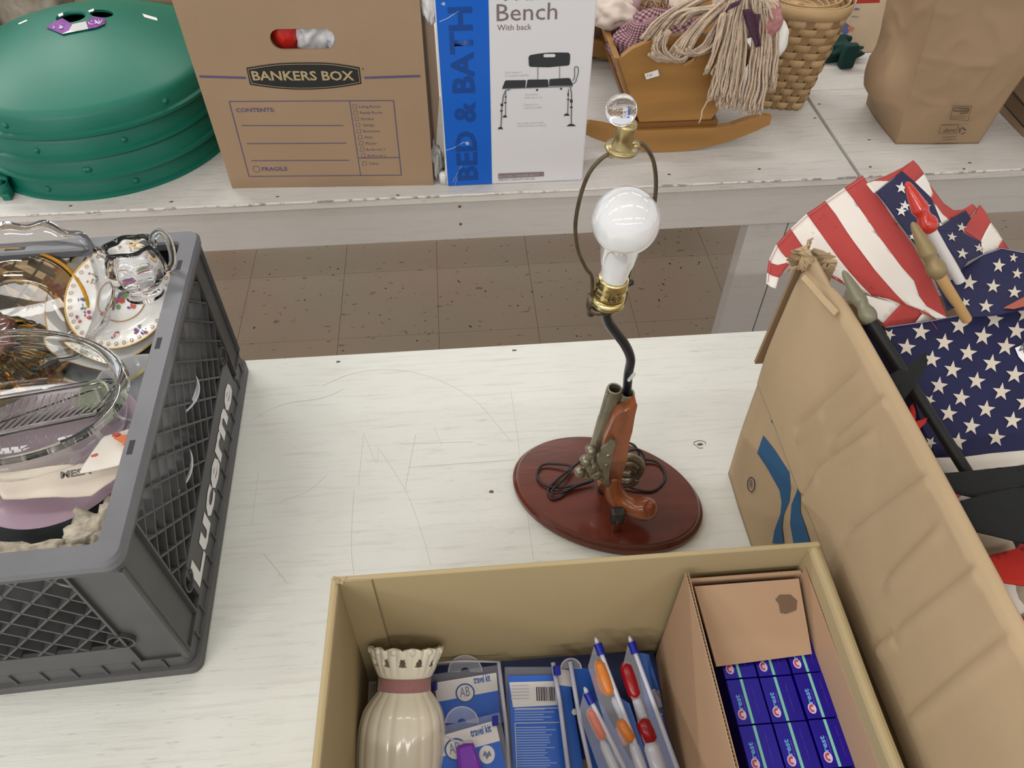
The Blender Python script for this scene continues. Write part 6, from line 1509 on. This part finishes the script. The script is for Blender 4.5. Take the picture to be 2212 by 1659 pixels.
# flag D
SD = Cl(az(2060, 690, .392), az(2212, 655, .395), ay(2150, 545, .60), .005, 9, 9)
fd = thing('flag', 'dark blue starred flag fold at the right edge above the front flag', 'flag', az(2100, 660, .39), 'flags in the large carton')
SD.patch([q3(*p) for p in [(1600, 1005), (1700, 900), (1850, 812), (2000, 765), (2183, 790), (2350, 830), (2400, 1200), (2183, 1240), (1960, 1280), (1740, 1300), (1680, 1190)]], FB, fd, 0, 'canton')
SD.patch([q3(*p) for p in [(2020, 1235), (2183, 1150), (2260, 1130), (2260, 1210), (2100, 1245)]], mat('faded_red', (.38, .10, .07), .85), fd, .002)
for x, y, r in ((1985, 892, 55), (1755, 1020, 66), (1945, 1048, 60), (2112, 1100, 58), (1885, 1212, 62), (2135, 950, 46), (1722, 1180, 44), (2100, 835, 36), (2290, 1040, 55)): SD.star(*q3(x, y), r / 3.69, fd, .1 if x != 1722 else .9)
MB().tube([SD(*q3(x, y), .001) for x, y in ((1605, 1000), (1700, 905), (1850, 818), (2000, 771), (2183, 796))], .0005, 4).build('seam', mat('pale_thread', (.3, .3, .4), .8), fd)
# flag E : front star panel
SE = Cl(az(1911, 705, .378), az(2212, 660, .385), az(2076, 987, .335), .0035, 9, 11)
fe = thing('flag', 'large dark blue starred flag panel lying across the front of the large carton', 'flag', az(2100, 850, .35), 'flags in the large carton')
SE.patch([q4(*p) for p in [(370, 352), (700, 305), (1000, 250), (1367, 200), (1600, 165), (1650, 1200), (1367, 1235), (1140, 1255), (915, 1287), (740, 1290), (640, 1090), (560, 850), (470, 600)]], FB, fe, 0, 'canton')
SE.patch([q4(*p) for p in [(720, 1292), (915, 1287), (1140, 1255), (1367, 1235), (1650, 1200), (1660, 1330), (1367, 1350), (950, 1395), (770, 1400)]], mat('hem_white', (.62, .58, .52), .85), fe, 0, 'hem')
for x, y in ((625, 392), (898, 348), (1145, 308), (520, 505), (792, 467), (1068, 424), (1305, 388), (700, 590), (965, 540), (1232, 497), (1365, 268), (852, 662), (1137, 614), (750, 780), (1030, 738), (1302, 695), (915, 862), (1210, 815), (1375, 895),
             (820, 978), (1100, 940), (1290, 1022), (990, 1065), (1172, 1145), (888, 1178), (1480, 340), (1460, 600), (1500, 800), (1480, 1000), (1420, 470)):
    SE.star(*q4(x, y), 68 / 3.318, fe, .12)
for x, y, r in ((400, 410, 45), (680, 885, 45), (690, 1185, 45)): SE.star(*q4(x, y), r / 3.318, fe, .5)
MB().tube([SE(*q4(x, y), .0014) for x, y in ((372, 358), (700, 312), (1000, 258), (1367, 208))], .0005, 4).build('hem_stitch', mat('pale_thread'), fe)
MB().tube(smoothline([SE(*q4(x, y), .003) for x, y in ((640, 235), (700, 290), (685, 310), (715, 350), (733, 378))], 4), .0003, 4).build('loose_thread', FR, fe)
MB().poly([SE(*q4(x, y), .002) for x, y in ((1293, 510), (1375, 475), (1420, 560), (1362, 617), (1320, 570))]).build('number_sticker', WHITE, fe)
text('46', SE(*q4(1322, 560), .0025), SE(*q4(1380, 540)) - SE(*q4(1322, 560)), SE(*q4(1340, 500)) - SE(*q4(1350, 560)), .011, mat('pen_ink'), fe, eps=.0004)
# spearheads and poles
def pole(name, label, tip, base, end, m_h, m_p, z0, z1, z2_, k=1.0, rp=.0048):
    A = az(*tip, z0); B = az(*base, z1); E = az(*end, z2_); t = thing(name, label, 'flagpole', E, 'flagpoles in the large carton')
    ax_ = A - B; L = ax_.length; M = frame(B, ax_)
    pr = [(.0045, -.002), (.0070, .0), (.0086, .06 * L), (.0092, .13 * L), (.0084, .20 * L), (.0064, .27 * L), (.0062, .33 * L), (.0074, .40 * L), (.0080, .43 * L), (.0078, .46 * L), (.0060, .66 * L), (.0036, .90 * L), (.0022, .97 * L), (.0001, L)]
    MB().lathe([(r * k, z) for r, z in pr], 28, M=M).build('spearhead', m_h, t, smooth=True)
    MB().tube([B, E], rp, 12).build('pole', m_p, t, smooth=True, auto=40)
    return t
pole('flagpole', 'white flagpole with a glossy red wooden spearhead', q3(1245, 228), q3(1440, 615), (2074, 608), mat('gloss_red_paint', (.50, .03, .02), .2, coat=.5), mat('white_lacquer', (.66, .64, .62), .3), .50, .465, .42, .98)
pole('flagpole', 'natural wood flagpole with a dull gold spearhead', q3(1290, 550), q3(1510, 975), (2088, 690), mat('dull_gold_paint', (.27, .20, .095), .45, metal=.2), mat('natural_dowel', (.55, .33, .13), .5), .49, .45, .392, .93)
pole('flagpole', 'black flagpole with a grey green pewter coloured spearhead nearest the carton wall', q3(740, 935), q3(965, 1340), (2095, 1030), mat('grey_green_paint', (.20, .19, .125), .4, metal=.2), mat('black_lacquer', (.006, .006, .007), .5), .435, .405, .352, .88, .0052)
pole('flagpole', 'second thin black pole lying beside the black flagpole along the carton wall', (1850, 640), (1880, 700), (2060, 1010), mat('black_lacquer'), mat('black_lacquer'), .35, .35, .31, .5, .004)
# felt pennants
BF = mat('black_felt', (.0085, .0095, .010), .95, bump=.4, bscale=300); RF = mat('red_felt', (.46, .02, .012), .85, bump=.3, bscale=300)
r5 = lambda x, y: (1980 + x / 3.319, 1000 + y / 3.319)
def pennant(name, label, pts, z, m_, n=(0, -.1, 1), cf=r5, cat='pennant', amp=.003):
    O = az(*cf(*pts[0]), z); s = Cl(O, O + V((.1, 0, -.1 * n[0])), O + V((0, .1, -.1 * n[1])), amp, 9, len(pts))
    o = s.patch([cf(*p) for p in pts], m_, None, nm=name, t=.0016); return tag(o, label, cat)
pennant('black_pennant', 'black felt strip just below the white hem of the starred flag', [(165, 70), (450, 48), (770, 22), (1000, 10), (1000, 120), (770, 165), (440, 245), (350, 225), (235, 190)], .372, BF)
pennant('black_pennant', 'wide black felt pennant, second below the starred flag', [(275, 292), (520, 228), (770, 168), (1000, 110), (1000, 640), (770, 592), (560, 540), (370, 495)], .368, BF)
pennant('red_pennant', 'bright red felt pennant at the right edge below the black ones', [(455, 682), (620, 640), (770, 603), (1000, 560), (1000, 920), (770, 882), (530, 848)], .34, RF)
pennant('black_pennant', 'small black felt point lying across the black flagpole', [(410, 690), (540, 620), (660, 535), (668, 630), (620, 720), (575, 790), (500, 880), (430, 800)], .392, BF, cf=q4, n=(.1, -.1, 1))
pennant('red_ribbon', 'two small red cloth points beside the carton wall near the black flagpole', [(545, 930), (566, 900), (586, 960), (588, 1035), (670, 1010), (655, 1050), (605, 1095), (570, 1040)], .372, RF, cf=q4, cat='cloth')
pennant('flag_cloth', 'dark blue flag cloth deep along the carton wall under the black pole', [(170, 340), (380, 360), (560, 760), (700, 1100), (860, 1400), (780, 1560), (500, 1000), (330, 600)], .30, FB, cf=q4, cat='cloth')
pennant('flag_cloth', 'red and white flag cloth seen between the two black pennants', [(225, 180), (480, 220), (420, 300), (290, 300)], .325, FR, cat='cloth')
pennant('flag_cloth', 'small white cloth corner between the two black pennants', [(265, 280), (345, 222), (410, 245), (330, 275)], .333, FWH, cat='cloth')
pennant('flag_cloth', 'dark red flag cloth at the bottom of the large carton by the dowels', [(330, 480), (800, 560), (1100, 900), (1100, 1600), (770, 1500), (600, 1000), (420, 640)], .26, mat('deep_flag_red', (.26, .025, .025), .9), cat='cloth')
CRM = mat('cream_rolled_cloth', (.50, .42, .32), .8, var=.15, vscale=30)
for (x0, y0, x1, y1, r, z, lb, m_) in ((480, 560, 560, 640, .017, .315, 'rolled cream cloth end under the wide black pennant', CRM), (600, 890, 680, 1010, .012, .30, 'white rolled cloth below the red pennant, left one', FWH),
                                   (720, 900, 800, 1010, .013, .30, 'cream rolled cloth below the red pennant, right one', CRM)):
    a, c_ = az(*r5(x0, y0), z), az(*r5(x1, y1), z - .01); d = (c_ - a).normalized() * r * .8
    tag(MB().tube([a - d, a - d * .6, a, c_, c_ + d * .6, c_ + d], [r * .3, r * .8, r, r, r * .8, r * .3], 18).build('rolled_cloth', m_, None, smooth=True), lb, 'cloth')
for (x0, y0, x1, y1, lb) in ((640, 1035, 900, 1480, 'thin wooden dowel along the carton wall, upper one'), (735, 1265, 900, 1560, 'thin wooden dowel along the carton wall, lower one')):
    tag(MB().tube([az(*r5(x0, y0), .33), az(*r5(x1, y1), .31)], .0028, 10).build('dowel', mat('natural_dowel'), None, smooth=True), lb, 'dowel')
pennant('black_pennant', 'black felt deep under the wide pennant at the right edge', [(540, 520), (760, 560), (700, 640), (580, 640)], .30, BF)

# ================================================================ nest small pieces under the part they sit on
NEST = {'star': ['canton'], 'painted_flower': ['dish'], 'painted_rim': ['dish'], 'gold_scrolls': ['dish'], 'floral_border': ['dish'], 'painted_bird': ['dish'], 'sky_glaze': ['dish'],
        'rim_button': ['cone_shell'], 'price_sticker': ['cone_shell'], 'sticker_remnant': ['cone_shell'], 'printed_lettering': ['front_panel', 'carton_body', 'card_header', 'divider_wall', 'left_wall', 'canton', 'bag_body'],
        'form_lines': ['front_panel'], 'logo_plate': ['front_panel'], 'blue_band': ['carton_body'], 'printed_picture': ['carton_body'], 'printed_frame': ['carton_body', 'card_body'], 'printed_feet': ['carton_body'],
        'scuff': ['carton_body'], 'torn_patch': ['carton_body'], 'lock_screw': ['lock_plate'], 'front_sight': ['barrel'], 'handwriting': ['brass_shell'], 'turn_key': ['brass_shell'], 'glass_finial': ['finial_neck'],
        'harp_knuckle': ['harp_washer'], 'butt_cap': ['pistol_grip'], 'crown_bead': ['openwork_crown'], 'logo_ring': ['card_header'], 'logo_disc': ['card_header'], 'barcode': ['card_body'], 'barcode_label': ['card_body'],
        'small_print': ['card_body'], 'seal_disc': ['card_body'], 'printed_dashes': ['divider_wall'], 'white_sticker': ['divider_wall'], 'printed_block': ['divider_wall'], 'octagon_mark': ['end_flap'], 'wave_print': ['left_wall'],
        'trademark_ring': ['left_wall'], 'ridge': ['tray_base'], 'flange_rib': ['base_flange'], 'rim_slot': ['rim'], 'number_sticker': ['end_panel', 'canton'], 'printed_marks': ['bag_body'], 'ribbon_knot': ['ribbon_tail'],
        'printed_shape': ['board'], 'red_border': ['board'], 'cover_band': ['cover'], 'tag_scribble': ['purple_tag'], 'hem_stitch': ['stripe', 'canton'], 'seam': ['canton'], 'socket_back': ['round_socket']}
for root in [o for o in C.objects if o.parent is None and o.type == 'EMPTY' and 'toothpaste_box' not in o.name]:
    kids = list(root.children); byn = {}
    for k_ in kids: byn.setdefault(k_.name.split('.')[0], []).append(k_)
    for k_ in kids:
        for pn in NEST.get(k_.name.split('.')[0], []):
            if pn in byn:
                p_ = byn[pn][0]; k_.parent = p_
                k_.matrix_parent_inverse = Matrix.Translation(-root.location) if pn == 'cone_shell' else Matrix()
                break
